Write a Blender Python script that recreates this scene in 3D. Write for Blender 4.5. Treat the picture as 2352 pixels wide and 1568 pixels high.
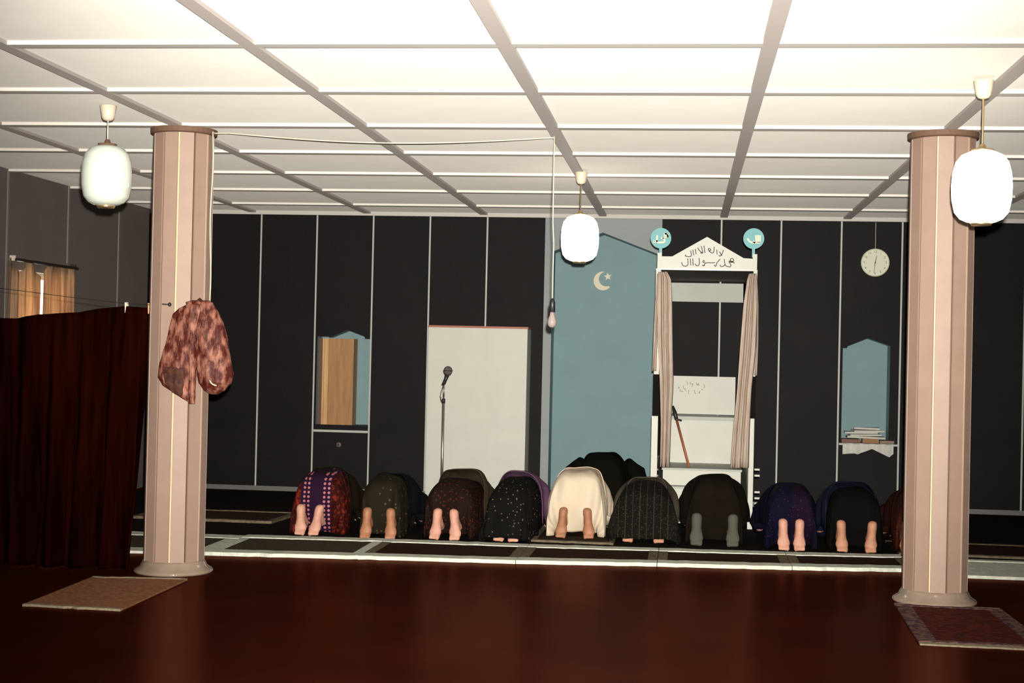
import bpy, bmesh, math, random
from mathutils import Vector, Matrix, noise
random.seed(7)
PI = math.pi
for o in list(bpy.data.objects): bpy.data.objects.remove(o)
SC = bpy.context.scene
COL = SC.collection

# ------------------------------------------------------------ camera
F, YAW, PITCH, ROLL = 3475.4, .1143, .0093, .0224
HC, D, W, X0 = 2.99, 15.77, .6097, -4.5345          # ceiling height, back wall, panel width, a joint of the back wall
fv = Vector((-math.sin(YAW)*math.cos(PITCH), math.cos(YAW)*math.cos(PITCH), math.sin(PITCH)))
rv0 = Vector((math.cos(YAW), math.sin(YAW), 0)); uv0 = rv0.cross(fv)
rv = math.cos(ROLL)*rv0 + math.sin(ROLL)*uv0
uv = -math.sin(ROLL)*rv0 + math.cos(ROLL)*uv0
CAM = Vector((0, 0, 1.5))
cd = bpy.data.cameras.new('camera'); cam = bpy.data.objects.new('camera', cd); COL.objects.link(cam)
cd.sensor_width = 36; cd.lens = F/2352*36; cd.clip_end = 200
cam.matrix_world = Matrix(((rv.x, uv.x, -fv.x, CAM.x), (rv.y, uv.y, -fv.y, CAM.y), (rv.z, uv.z, -fv.z, CAM.z), (0, 0, 0, 1)))
SC.camera = cam
def ray(px, py): return fv + rv*((px-1176)/F) - uv*((py-784)/F)
def at(px, py, Y):                       # point of the plane y = Y
    d = ray(px, py); return CAM + d*(Y/d.y)
def flo(px, py, Z=0):                    # point of the plane z = Z
    d = ray(px, py); return CAM + d*((Z-1.5)/d.z)
def onx(px, py, X):
    d = ray(px, py); return CAM + d*(X/d.x)

# ------------------------------------------------------------ world, lights, exposure
wd = bpy.data.worlds.new('world'); SC.world = wd; wd.use_nodes = True
wd.node_tree.nodes['Background'].inputs[0].default_value = (.9, .8, .75, 1)
wd.node_tree.nodes['Background'].inputs[1].default_value = .6
SC.view_settings.view_transform = 'Standard'; SC.view_settings.look = 'None'
SC.view_settings.gamma = 1; SC.view_settings.use_curve_mapping = False
SC.view_settings.exposure = 0
def light(name, kind, loc, energy, color, **kw):
    l = bpy.data.lights.new(name, kind); l.energy = energy; l.color = color
    for k, v in kw.items(): setattr(l, k, v)
    o = bpy.data.objects.new(name, l); o.location = loc; COL.objects.link(o); return o
fl = light('flash_light', 'SPOT', (.04, -.02, 1.62), 9000, (1, .96, .87), spot_size=math.radians(56), spot_blend=1, shadow_soft_size=.025)
fd = (at(1250, 560, 10) - fl.location)
fl.rotation_euler = fd.to_track_quat('-Z', 'Y').to_euler()
GLOW = (1, .86, .70)
# unseen lit pendants added to brighten the ceiling (over and behind the photographer)
FILL_PEND = [(-.75, 2.75), (-4.1, 2.75), (2.6, 2.75), (5.0, 8.4)]
FILL_TXT = ['straight above the photographer', 'behind the photographer at far left', 'behind the photographer at right', 'beyond the right edge of the picture']

# ------------------------------------------------------------ materials
def nm(name): 
    m = bpy.data.materials.new(name); m.use_nodes = True
    return m, m.node_tree.nodes, m.node_tree.links, m.node_tree.nodes['Principled BSDF']
def mat(name, c, rough=.7, var=.0, scale=8, bump=0, bscale=60, metal=0, emit=None, es=0, c2=None, spec=.5, stretch=None, trans=0, sheen=0, coat=0, thresh=None):
    m, N, L, b = nm(name)
    b.inputs['Roughness'].default_value = rough; b.inputs['Metallic'].default_value = metal
    b.inputs['Specular IOR Level'].default_value = spec
    b.inputs['Base Color'].default_value = (*c, 1)
    b.inputs['Transmission Weight'].default_value = trans
    b.inputs['Sheen Weight'].default_value = sheen; b.inputs['Coat Weight'].default_value = coat
    tc = N.new('ShaderNodeTexCoord'); mp = N.new('ShaderNodeMapping'); L.new(tc.outputs['Object'], mp.inputs[0])
    if stretch: mp.inputs['Scale'].default_value = stretch
    if c2 or var:
        n = N.new('ShaderNodeTexNoise'); n.inputs['Scale'].default_value = scale; n.inputs['Detail'].default_value = 6
        L.new(mp.outputs[0], n.inputs['Vector'])
        r = N.new('ShaderNodeValToRGB'); L.new(n.outputs['Fac'], r.inputs[0])
        lo, hi = thresh or (.35, .65)
        r.color_ramp.elements[0].position = lo; r.color_ramp.elements[1].position = hi
        cc = c2 or tuple(x*(1-var) for x in c)
        r.color_ramp.elements[0].color = (*cc, 1); r.color_ramp.elements[1].color = (*c, 1)
        L.new(r.outputs[0], b.inputs['Base Color'])
    if bump:
        n = N.new('ShaderNodeTexNoise'); n.inputs['Scale'].default_value = bscale; n.inputs['Detail'].default_value = 4
        L.new(mp.outputs[0], n.inputs['Vector'])
        bn = N.new('ShaderNodeBump'); bn.inputs['Strength'].default_value = bump; bn.inputs['Distance'].default_value = .01
        L.new(n.outputs['Fac'], bn.inputs['Height']); L.new(bn.outputs[0], b.inputs['Normal'])
    if emit:
        b.inputs['Emission Color'].default_value = (*emit, 1); b.inputs['Emission Strength'].default_value = es
    return m
def dotmat(name, base, dots, size=.05, rad=.28, rough=.8, stripe=None, axis='XZ', rnd=1):
    """woven cloth with small spots (voronoi) and optional stripe colour"""
    m, N, L, b = nm(name); b.inputs['Roughness'].default_value = rough; b.inputs['Specular IOR Level'].default_value = .1
    tc = N.new('ShaderNodeTexCoord'); v = N.new('ShaderNodeTexVoronoi'); v.inputs['Scale'].default_value = 1/size
    v.inputs['Randomness'].default_value = rnd
    L.new(tc.outputs['Object'], v.inputs['Vector'])
    r = N.new('ShaderNodeValToRGB'); r.color_ramp.elements[0].position = rad*.7; r.color_ramp.elements[1].position = rad
    r.color_ramp.elements[0].color = (*dots, 1); r.color_ramp.elements[1].color = (*base, 1)
    L.new(v.outputs['Distance'], r.inputs[0]); L.new(r.outputs[0], b.inputs['Base Color'])
    return m
def bandmat(name, cols, axis='X', scale=1, rough=.85, mixdots=None):
    """colour bands along one object axis: cols = [(pos, colour)...], constant"""
    m, N, L, b = nm(name); b.inputs['Roughness'].default_value = rough; b.inputs['Specular IOR Level'].default_value = .1
    tc = N.new('ShaderNodeTexCoord'); s = N.new('ShaderNodeSeparateXYZ'); L.new(tc.outputs['Object'], s.inputs[0])
    ma = N.new('ShaderNodeMath'); ma.operation = 'MULTIPLY_ADD'; ma.inputs[1].default_value = scale; ma.inputs[2].default_value = .5
    L.new(s.outputs[axis], ma.inputs[0])
    r = N.new('ShaderNodeValToRGB'); r.color_ramp.interpolation = 'CONSTANT'
    L.new(ma.outputs[0], r.inputs[0])
    els = r.color_ramp.elements
    els[0].position = 0; els[0].color = (*cols[0][1], 1); els[1].position = cols[1][0]; els[1].color = (*cols[1][1], 1)
    for p, c in cols[2:]:
        e = els.new(p); e.color = (*c, 1)
    out = r.outputs[0]
    if mixdots:
        v = N.new('ShaderNodeTexVoronoi'); v.inputs['Scale'].default_value = 1/mixdots[1]
        L.new(tc.outputs['Object'], v.inputs['Vector'])
        lt = N.new('ShaderNodeMath'); lt.operation = 'LESS_THAN'; lt.inputs[1].default_value = mixdots[2]
        L.new(v.outputs['Distance'], lt.inputs[0])
        mx = N.new('ShaderNodeMix'); mx.data_type = 'RGBA'; L.new(lt.outputs[0], mx.inputs[0]); L.new(out, mx.inputs[6]); mx.inputs[7].default_value = (*mixdots[0], 1)
        out = mx.outputs[2]
    L.new(out, b.inputs['Base Color']); return m

M = {}
M['ceil'] = mat('ceiling_board', (.76, .73, .67), .9, var=.04, scale=3, spec=.1)
for n_ in M['ceil'].node_tree.nodes:
    if n_.type == 'BSDF_PRINCIPLED': n_.inputs['Diffuse Roughness'].default_value = .42
M['strip'] = mat('ceiling_strip', (.36, .32, .30), .6, spec=.3)
for n_ in M['strip'].node_tree.nodes:
    if n_.type == 'BSDF_PRINCIPLED': n_.inputs['Diffuse Roughness'].default_value = .3
M['batten'] = mat('cross_batten_lit', (.80, .76, .70), .8, spec=.1)  # lighter than the strips: flash on the front faces put into the colour
M['cornice'] = mat('cornice_paint', (.55, .52, .47), .6)
M['black'] = mat('black_panel', (.0085, .0068, .0072), .6, var=.3, scale=2, bump=.15, spec=.12)
M['joint'] = mat('white_joint', (.42, .43, .40), .5)
M['skirting'] = mat('grey_skirting', (.13, .12, .11), .5)
M['leftw'] = mat('left_wall_panel', (.17, .14, .13), .8, var=.08, scale=3, bump=.1)
M['leftj'] = mat('left_joint', (.26, .23, .20), .6)
M['blue'] = mat('niche_blue', (.20, .305, .325), .8, var=.06, scale=5)
M['pale'] = mat('pale_grey', (.30, .325, .33), .8, var=.05, scale=5)
M['plain'] = mat('plain_wall', (.3, .27, .25), .8, var=.05)
M['white'] = mat('white_board', (.58, .57, .50), .5, var=.05, scale=4)
M['white2'] = mat('white_gloss', (.46, .48, .42), .5, var=.05, scale=4, spec=.25)
M['ivory'] = mat('ivory', (.68, .60, .45), .6)
M['wood'] = mat('brown_wood', (.40, .20, .065), .5, c2=(.30, .14, .04), scale=6, stretch=(6, 6, .6))
M['woodl'] = mat('light_wood', (.62, .37, .15), .45, c2=(.5, .27, .1), scale=6, stretch=(6, 6, .6))
M['woodd'] = mat('dark_wood', (.10, .045, .02), .5)
M['redwood'] = mat('red_wood', (.36, .10, .05), .5)
M['metal'] = mat('chrome', (.6, .5, .5), .3, metal=.9)
M['brass'] = mat('brass', (.75, .55, .3), .3, metal=.9)
M['dark'] = mat('dark_plastic', (.02, .018, .018), .4)
M['ink'] = mat('ink', (.10, .075, .09), .8)
M['cable'] = mat('cream_cable', (.72, .66, .50), .5)
M['cup'] = mat('cream_plastic', (.72, .62, .48), .45)
M['opal_off'] = mat('opal_glass_unlit', (.78, .84, .74), .12, coat=.5)
M['opal_on'] = mat('opal_glass_lit', (.9, .9, .85), .15, emit=(1, .93, .82), es=5)
M['bulb'] = mat('frosted_bulb', (.36, .29, .27), .15, coat=.6)
M['skin'] = mat('skin', (.56, .26, .155), .6, var=.18, scale=18, bump=.1, bscale=50)
M['skin2'] = mat('skin_pale', (.68, .34, .24), .6, var=.15, scale=18, bump=.1, bscale=50)
M['skin3'] = mat('skin_tan', (.42, .18, .09), .6, var=.2, scale=18, bump=.1, bscale=50)
M['hair'] = mat('hair', (.012, .008, .006), .6)
M['curtain'] = mat('red_brown_cloth', (.014, .0018, .0008), .9, var=.7, scale=3, bump=.2, spec=.0, stretch=(5, 5, .4))
M['drape'] = mat('net_drape', (.52, .43, .36), .9, c2=(.42, .32, .26), scale=9, stretch=(12, 4, .8))
M['lace'] = mat('window_cloth', (.55, .40, .28), .9, c2=(.42, .27, .18), scale=6, stretch=(4, 9, 1), trans=0)
M['paper'] = mat('paper', (.58, .56, .50), .8, var=.1, scale=30)
M['cloth_w'] = mat('white_cloth', (.62, .61, .55), .85, var=.12, scale=10, bump=.2)
M['tan'] = mat('tan_rug', (.20, .155, .10), .95, var=.4, scale=30, bump=.4, bscale=150)
M['mat_b'] = mat('beige_mat', (.34, .155, .08), .95, var=.35, scale=40, bump=.5, bscale=150)
M['fringe'] = mat('rug_fringe', (.34, .28, .19), .95, var=.3, scale=60, bump=.4)
M['white_rug'] = mat('white_border', (.78, .80, .68), .95, var=.25, scale=25, bump=.5, bscale=90)
M['rug_dk'] = mat('dark_rug', (.022, .009, .003), .95, c2=(.034, .011, .005), scale=25, bump=.4, bscale=150)
M['rug_gr'] = mat('olive_rug', (.075, .060, .040), .95, var=.3, scale=30, bump=.4, bscale=150)
M['rug_red'] = mat('red_rug', (.10, .018, .008), .95, c2=(.05, .010, .009), scale=26, bump=.4, bscale=150, thresh=(.4, .6))
M['rug_bord'] = mat('rug_border', (.16, .095, .07), .95, c2=(.07, .03, .045), scale=30, bump=.4, thresh=(.42, .58))
M['rug_br'] = mat('brown_rug', (.04, .022, .012), .95, var=.4, scale=28, bump=.4, bscale=150)
M['carpet'] = mat('brown_runner', (.008, .0045, .003), .95, var=.4, scale=20, bump=.3)
M['sock'] = mat('grey_sock', (.095, .09, .072), .95, bump=.3, bscale=200)
M['sockw'] = mat('white_sock', (.6, .6, .55), .9)
# columns
M['plank'] = mat('column_board', (.36, .24, .185), .55, var=.08, scale=6, bump=.05)
M['colj'] = mat('column_joint_lit', (.78, .62, .38), .35)  # highlight on light-catching bevels painted as a lighter joint
M['colj2'] = mat('column_joint_unlit', (.11, .055, .03), .5)  # same joints where the bevels catch no light, painted darker
M['cap'] = mat('column_cap', (.16, .095, .065), .5)
M['base'] = mat('column_base', (.34, .25, .19), .12, bump=.25, bscale=30, coat=.7, var=.15)
# floor
m, N, L, b = nm('floor_lino')
tc = N.new('ShaderNodeTexCoord'); n = N.new('ShaderNodeTexNoise'); n.inputs['Scale'].default_value = 1.3; n.inputs['Detail'].default_value = 5
L.new(tc.outputs['Object'], n.inputs['Vector'])
r = N.new('ShaderNodeValToRGB'); r.color_ramp.elements[0].color = (.020, .0036, .0016, 1); r.color_ramp.elements[1].color = (.032, .0052, .0028, 1)
r.color_ramp.elements[0].position = .3; r.color_ramp.elements[1].position = .7
L.new(n.outputs['Fac'], r.inputs[0]); L.new(r.outputs[0], b.inputs['Base Color'])
b.inputs['Roughness'].default_value = .9; b.inputs['Specular IOR Level'].default_value = 0; b.inputs['Diffuse Roughness'].default_value = .12
gl_ = N.new('ShaderNodeBsdfGlossy'); gl_.inputs['Color'].default_value = (.75, .29, .20, 1); gl_.inputs['Roughness'].default_value = .22
mx = N.new('ShaderNodeMixShader'); mx.inputs[0].default_value = .10
L.new(b.outputs[0], mx.inputs[1]); L.new(gl_.outputs[0], mx.inputs[2]); L.new(mx.outputs[0], N['Material Output'].inputs[0])
n2 = N.new('ShaderNodeTexNoise'); n2.inputs['Scale'].default_value = 18; L.new(tc.outputs['Object'], n2.inputs['Vector'])
bn = N.new('ShaderNodeBump'); bn.inputs['Strength'].default_value = .03; bn.inputs['Distance'].default_value = .01
L.new(n2.outputs['Fac'], bn.inputs['Height']); L.new(bn.outputs[0], gl_.inputs['Normal'])
M['floor'] = m
# velvet bag
M['velvet'] = mat('crushed_velvet', (.37, .15, .10), .55, c2=(.070, .010, .006), scale=12, bump=.8, bscale=22, stretch=(2.2, 2.2, 1.0), thresh=(.43, .66), spec=.25)
M['velvet_dk'] = mat('dark_velvet', (.030, .009, .006), .7, c2=(.09, .03, .018), scale=30, spec=.2)

M['matte'] = mat('matte_black', (.010, .009, .007), .95, spec=.03)
for k_ in ('mat_b', 'fringe', 'white_rug', 'rug_dk', 'rug_gr', 'rug_red', 'rug_bord', 'rug_br', 'carpet', 'tan', 'sock', 'drape', 'cloth_w', 'paper', 'cap'):
    for n_ in M[k_].node_tree.nodes:
        if n_.type == 'BSDF_PRINCIPLED': n_.inputs['Specular IOR Level'].default_value = .08

# ------------------------------------------------------------ mesh helpers
def obj(name, bm, m, parent=None, smooth=False, loc=None):
    me = bpy.data.meshes.new(name); bm.normal_update(); bm.to_mesh(me); bm.free()
    if m: me.materials.append(m)
    if smooth: me.polygons.foreach_set('use_smooth', [True]*len(me.polygons))
    o = bpy.data.objects.new(name, me); COL.objects.link(o)
    if parent: o.parent = parent
    if loc is not None: o.location = loc
    return o
def tag(o, label=None, cat=None, group=None, kind=None):
    if label: o['label'] = label
    if cat: o['category'] = cat
    if group: o['group'] = group
    if kind: o['kind'] = kind
    return o
def thing(name, loc, label, cat, group=None, rz=0):
    o = bpy.data.objects.new(name, None); COL.objects.link(o); o.location = loc; o.rotation_euler.z = rz
    o.empty_display_size = .1
    return tag(o, label, cat, group)
def NB(): return bmesh.new()
def box(bm, x0, x1, y0, y1, z0, z1):
    v = [bm.verts.new(p) for p in ((x0,y0,z0),(x1,y0,z0),(x1,y1,z0),(x0,y1,z0),(x0,y0,z1),(x1,y0,z1),(x1,y1,z1),(x0,y1,z1))]
    for f in ((0,3,2,1),(4,5,6,7),(0,1,5,4),(1,2,6,5),(2,3,7,6),(3,0,4,7)): bm.faces.new([v[i] for i in f])
    return bm
def B(*a): return box(NB(), *a)
def prism(bm, pts, y0, y1):
    """polygon pts (x,z) extruded from y0 to y1"""
    a = [bm.verts.new((x, y0, z)) for x, z in pts]; c = [bm.verts.new((x, y1, z)) for x, z in pts]
    n = len(pts); bm.faces.new(a); bm.faces.new(c[::-1])
    for i in range(n): bm.faces.new((a[i], c[i], c[(i+1) % n], a[(i+1) % n]))
    bmesh.ops.recalc_face_normals(bm, faces=bm.faces); return bm
def slab(bm, pts, z0, z1):
    a = [bm.verts.new((x, y, z0)) for x, y in pts]; c = [bm.verts.new((x, y, z1)) for x, y in pts]
    n = len(pts); bm.faces.new(a[::-1]); bm.faces.new(c)
    for i in range(n): bm.faces.new((a[i], a[(i+1) % n], c[(i+1) % n], c[i]))
    bmesh.ops.recalc_face_normals(bm, faces=bm.faces); return bm
def tube(bm, pts, r, seg=8):
    pts = [Vector(p) for p in pts]; rings = []
    for i, p in enumerate(pts):
        t = (pts[min(i+1, len(pts)-1)] - pts[max(i-1, 0)]).normalized()
        a = t.orthogonal().normalized() if i == 0 else (a - t*a.dot(t)).normalized()
        b_ = t.cross(a); rr = r[i] if isinstance(r, (list, tuple)) else r
        rings.append([bm.verts.new(p + (a*math.cos(2*PI*k/seg) + b_*math.sin(2*PI*k/seg))*rr) for k in range(seg)])
    for i in range(len(rings)-1):
        for k in range(seg): bm.faces.new((rings[i][k], rings[i][(k+1) % seg], rings[i+1][(k+1) % seg], rings[i+1][k]))
    bm.faces.new(rings[0][::-1]); bm.faces.new(rings[-1]); return bm
def lathe(bm, prof, seg=32, c=(0, 0, 0)):
    rings = []
    for r_, z in prof:
        rings.append([bm.verts.new((c[0]+r_*math.cos(2*PI*k/seg), c[1]+r_*math.sin(2*PI*k/seg), c[2]+z)) for k in range(seg)])
    for i in range(len(rings)-1):
        for k in range(seg): bm.faces.new((rings[i][k], rings[i][(k+1) % seg], rings[i+1][(k+1) % seg], rings[i+1][k]))
    if prof[0][0] > 1e-4: bm.faces.new(rings[0][::-1])
    if prof[-1][0] > 1e-4: bm.faces.new(rings[-1])
    bmesh.ops.remove_doubles(bm, verts=bm.verts, dist=1e-5)
    bmesh.ops.recalc_face_normals(bm, faces=bm.faces); return bm
def sph(bm, c, rx, ry=None, rz=None, seg=12, rot=None):
    ry = ry or rx; rz = rz or rx; c = Vector(c); nv_ = max(5, seg*2//3)
    top = bm.verts.new(c+Vector((0, 0, rz))); bot = bm.verts.new(c-Vector((0, 0, rz))); rings = []
    for i in range(1, nv_):
        a = PI*i/nv_
        rings.append([bm.verts.new(c+Vector((rx*math.sin(a)*math.cos(2*PI*k/seg), ry*math.sin(a)*math.sin(2*PI*k/seg), rz*math.cos(a)))) for k in range(seg)])
    for k in range(seg):
        bm.faces.new((top, rings[0][k], rings[0][(k+1) % seg])); bm.faces.new((bot, rings[-1][(k+1) % seg], rings[-1][k]))
    for i in range(len(rings)-1):
        for k in range(seg): bm.faces.new((rings[i][k], rings[i+1][k], rings[i+1][(k+1) % seg], rings[i][(k+1) % seg]))
    return bm
def grid(bm, nu, nv, fn, closed_u=False):
    V = [[bm.verts.new(fn(i/(nu if closed_u else nu-1), j/(nv-1))) for i in range(nu)] for j in range(nv)]
    for j in range(nv-1):
        for i in range(nu if closed_u else nu-1):
            bm.faces.new((V[j][i], V[j][(i+1) % nu], V[j+1][(i+1) % nu], V[j+1][i]))
    return bm
def solid(o, th, off=0):
    s = o.modifiers.new('thickness', 'SOLIDIFY'); s.thickness = th; s.offset = off; return o
def inst(src, name, parent, loc):
    o = bpy.data.objects.new(name, src.data); COL.objects.link(o); o.parent = parent; o.location = loc; return o
def stroke(bm, pts, w, y, sub=4):
    """flat painted ribbon along (x,z) polyline on plane y (front face towards -y)"""
    P = [Vector((p[0], p[1])) for p in pts]
    if len(P) > 2:                                   # Catmull-Rom
        Q = []
        for i in range(len(P)-1):
            a, b_, c, d = P[max(i-1, 0)], P[i], P[i+1], P[min(i+2, len(P)-1)]
            for k in range(sub):
                t = k/sub
                Q.append(.5*((2*b_) + (c-a)*t + (2*a-5*b_+4*c-d)*t*t + (3*b_-a-3*c+d)*t**3))
        Q.append(P[-1]); P = Q
    n = len(P); L_, R_ = [], []
    for i in range(n):
        t = (P[min(i+1, n-1)] - P[max(i-1, 0)]); t.normalize(); nn = Vector((-t.y, t.x))*w/2
        L_.append(P[i]+nn); R_.append(P[i]-nn)
    poly = [(L_, R_)]
    for i in range(n-1):
        q = [L_[i], L_[i+1], R_[i+1], R_[i]]
        a = [bm.verts.new((v.x, y, v.y)) for v in q]; bm.faces.new(a)
    return bm

# ------------------------------------------------------------ room shell
XL, XR, YB = X0-2*W, 6.2, -4.0
o = obj('floor', B(XL-.2, XR+.2, YB-.2, D+.2, -.1, 0), M['floor']); tag(o, kind='structure')
ceil = obj('ceiling', B(XL-.2, XR+.2, YB-.2, D+.2, HC+.02, HC+.15), M['strip']); tag(ceil, kind='structure')
# battens and boards of the ceiling
bs, b0 = 1.2982, 7.1218; ws, xs = 1.2472, -4.6249
ylines = [b0 + i*bs for i in range(-8, 7)]           # lines across the room (front faces)
xlines = [xs + i*ws for i in range(-1, 9)]
BW = .085
ye = [YB] + ylines + [D]; xe = [XL] + [x for x in xlines if XL+.1 < x < XR-.1] + [XR]
src = None
for j in range(len(ye)-1):
    for i in range(len(xe)-1):
        a, c = xe[i], xe[i+1]; y0_, y1_ = ye[j], ye[j+1]
        if y1_-y0_ < .05: continue
        full = abs((c-a)-ws) < 1e-3 and abs((y1_-y0_)-bs) < 1e-3
        cx, cy = (a+c)/2, (y0_+y1_)/2
        if full and src: inst(src, 'ceiling_board', ceil, (cx, cy, HC)); continue
        hx, hy = (c-a)/2-.003, (y1_-y0_)/2-.003
        o = obj('ceiling_board', B(-hx, hx, -hy, hy, 0, .0195), M['ceil'], ceil, loc=(cx, cy, HC))
        if full: src = o
cb = None
for y in ylines:
    if cb is None: cb = obj('cross_batten', B(XL+.002, XR-.002, 0, BW, -.020, 0), M['batten'], ceil, loc=(0, y-BW/2, HC-.0005))
    else: inst(cb, 'cross_batten', ceil, (0, y-BW/2, HC-.0005))
lb = None
for x in xlines:
    if not XL+.1 < x < XR-.1: continue
    if lb is None: lb = obj('long_batten', B(-.038, .038, YB+.002, D-.022, -.0195, 0), M['strip'], ceil, loc=(x, 0, HC-.002))
    else: inst(lb, 'long_batten', ceil, (x, 0, HC-.002))
o = obj('cornice', B(XL+.002, XR-.002, D-.04, D-.012, HC-.042, HC-.001), M['cornice'], ceil)

# back wall : backing with holes is made of boards; panels run from joint to joint
wb = obj('wall_back', B(XL-.2, XR+.2, D+.46, D+.56, -.1, HC+.15), M['black']); tag(wb, kind='structure')
joints = [X0 + i*W for i in range(-2, 20)]
def panel(name, x0, x1, z0, z1, m, y0=0, th=.03): return obj(name, B(x0, x1, D+y0, D+y0+th, z0, z1), m, wb)
def niche_panel(name, x0, x1, z0, z1, hole, m):
    """panel with a polygonal hole: built as outline strips around the hole (hole = list of (x,z), symmetrical gable)"""
    bm = NB(); hx0, hx1, hb = hole['x0'], hole['x1'], hole['b']; st = hole['top']      # st: list of (x,z) from left to right along the top
    if hx0-x0 > .002: box(bm, x0, hx0, D, D+.03, z0, z1)
    if x1-hx1 > .002: box(bm, hx1, x1, D, D+.03, z0, z1)
    if hb-z0 > .002: box(bm, hx0, hx1, D, D+.03, z0, hb)
    prism(bm, st + [(hx1, z1), (hx0, z1)], D, D+.03)
    return obj(name, bm, m, wb)
def alcove(hole, depth, mb, mr):
    """back and reveals of the recess"""
    hx0, hx1, hb, st = hole['x0'], hole['x1'], hole['b'], hole['top']
    pts = [(hx0, hb)] + st + [(hx1, hb)]
    bm = NB(); prism(bm, [(x, z) for x, z in [(hx0-.01, hb-.01), (hx0-.01, st[0][1]+.01), (hx1+.01, st[-1][1]+.01), (hx1+.01, hb-.01)]] if False else pts, D+depth, D+depth+.02)
    obj('niche_back', bm, mb, wb)
    bm = NB(); n = len(pts)
    cx, cz = sum(p[0] for p in pts)/n, sum(p[1] for p in pts)/n
    for i in range(n):
        p, q = pts[i], pts[(i+1) % n]
        d = Vector((q[0]-p[0], q[1]-p[1])); 
        if d.length < 1e-4: continue
        nn = Vector((-d.y, d.x)).normalized()*.012
        mid = Vector(((p[0]+q[0])/2-cx, (p[1]+q[1])/2-cz))
        if nn.dot(mid) < 0: nn = -nn
        prism(bm, [p, q, (q[0]+nn.x, q[1]+nn.y), (p[0]+nn.x, p[1]+nn.y)], D+.03, D+depth+.02)
    obj('niche_reveal', bm, mr, wb)
def gp(px, py, Y=D): v = at(px, py, Y); return (v.x, v.z)
J = lambda i: X0 + i*W
# left niche lies between joints 1 and 2, mihrab between 5 and 7, right niche between 10 and 11
gl = [gp(725, 772), gp(755, 774), gp(797, 757), gp(838, 773), gp(848, 778)]
HL = {'x0': gp(725, 880)[0], 'x1': gp(848, 880)[0], 'b': gp(785, 976)[1]}
HL['top'] = [(HL['x0'], gl[0][1]), (gl[1][0], gl[0][1]), (gl[1][0]+.002, gl[1][1]+.003), (gl[2][0], gl[2][1]), (gl[3][0], gl[3][1]), (gl[3][0]+.002, gl[4][1]), (HL['x1'], gl[4][1])]
HM = {'x0': gp(1264, 850)[0], 'x1': gp(1512, 850)[0]-.01, 'b': .004}
HM['top'] = [(HM['x0'], gp(1272, 577)[1]), (gp(1385, 534)[0], gp(1385, 534)[1]), (HM['x1'], gp(1508, 585)[1])]
gr = [gp(1934, 796), gp(1946, 796), gp(1995, 776), gp(2047, 794)]
HR = {'x0': gp(1934, 900)[0], 'x1': gp(2044, 900)[0], 'b': gp(1990, 1018)[1]}
HR['top'] = [(HR['x0'], gr[0][1]-.012), (gr[1][0], gr[0][1]-.012), (gr[1][0]+.002, gr[1][1]+.004), (gr[2][0], gr[2][1]), (HR['x1'], gr[3][1])]
pz0, pz1 = .0, HC-.0
psrc = None
for i in range(-2, 17):
    a, c = J(i), min(J(i+1), XR)
    if a >= XR: break
    if i in (5, 6): continue
    if i == 1: niche_panel('wall_panel', a+.004, c-.004, pz0, pz1, HL, M['black']); continue
    if i == 10: niche_panel('wall_panel', a+.004, c-.004, pz0, pz1, HR, M['black']); continue
    if psrc and abs(c-a-W) < 1e-3: inst(psrc, 'wall_panel', wb, ((a+c)/2, D, 0)); continue
    h = (c-a)/2-.004
    o = obj('wall_panel', B(-h, h, 0, .03, pz0, pz1), M['black'], wb, loc=((a+c)/2, D, 0)); psrc = psrc or o
niche_panel('mihrab_surround', J(5), J(7), pz0, pz1, HM, M['pale'])
alcove(HL, .26, M['blue'], M['blue']); alcove(HM, .33, M['blue'], M['blue']); alcove(HR, .26, M['blue'], M['blue'])
obj('wall_backing', B(XL-.1, J(1)-.02, D+.031, D+.05, 0, HC), M['black'], wb)
obj('wall_backing', B(J(2)+.02, J(5)-.02, D+.031, D+.05, 0, HC), M['black'], wb)
obj('wall_backing', B(J(7)+.02, J(10)-.02, D+.031, D+.05, 0, HC), M['black'], wb)
obj('wall_backing', B(J(11)+.02, XR, D+.031, D+.05, 0, HC), M['black'], wb)
jsrc = None
for i in range(-1, 17):
    if i in (6,) or J(i) > XR-.05: continue
    if i in (5, 7): continue
    if jsrc: inst(jsrc, 'joint_strip', wb, (J(i), D, 0))
    else: jsrc = obj('joint_strip', B(-.0085, .0085, -.008, 0, .05, HC-.042), M['joint'], wb, loc=(J(i), D, 0))
obj('joint_strip', B(J(1)+.011, J(2)-.011, D-.008, D, gp(785, 990)[1]-.012, gp(785, 990)[1]+.012), M['joint'], wb)
obj('niche_shelf', B(J(10)+.011, J(11)-.011, D-.06, D+.25, HR['b']-.02, HR['b']), M['joint'], wb)
o = obj('baseboard_back', B(XL+.002, HM['x0']-.03, D-.014, D-.0005, 0, .052), M['skirting']); tag(o, kind='structure')
o = obj('baseboard_back_right', B(HM['x1']+.03, XR-.002, D-.014, D-.0005, 0, .052), M['skirting']); tag(o, kind='structure'); o.name = 'baseboard_right'

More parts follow.
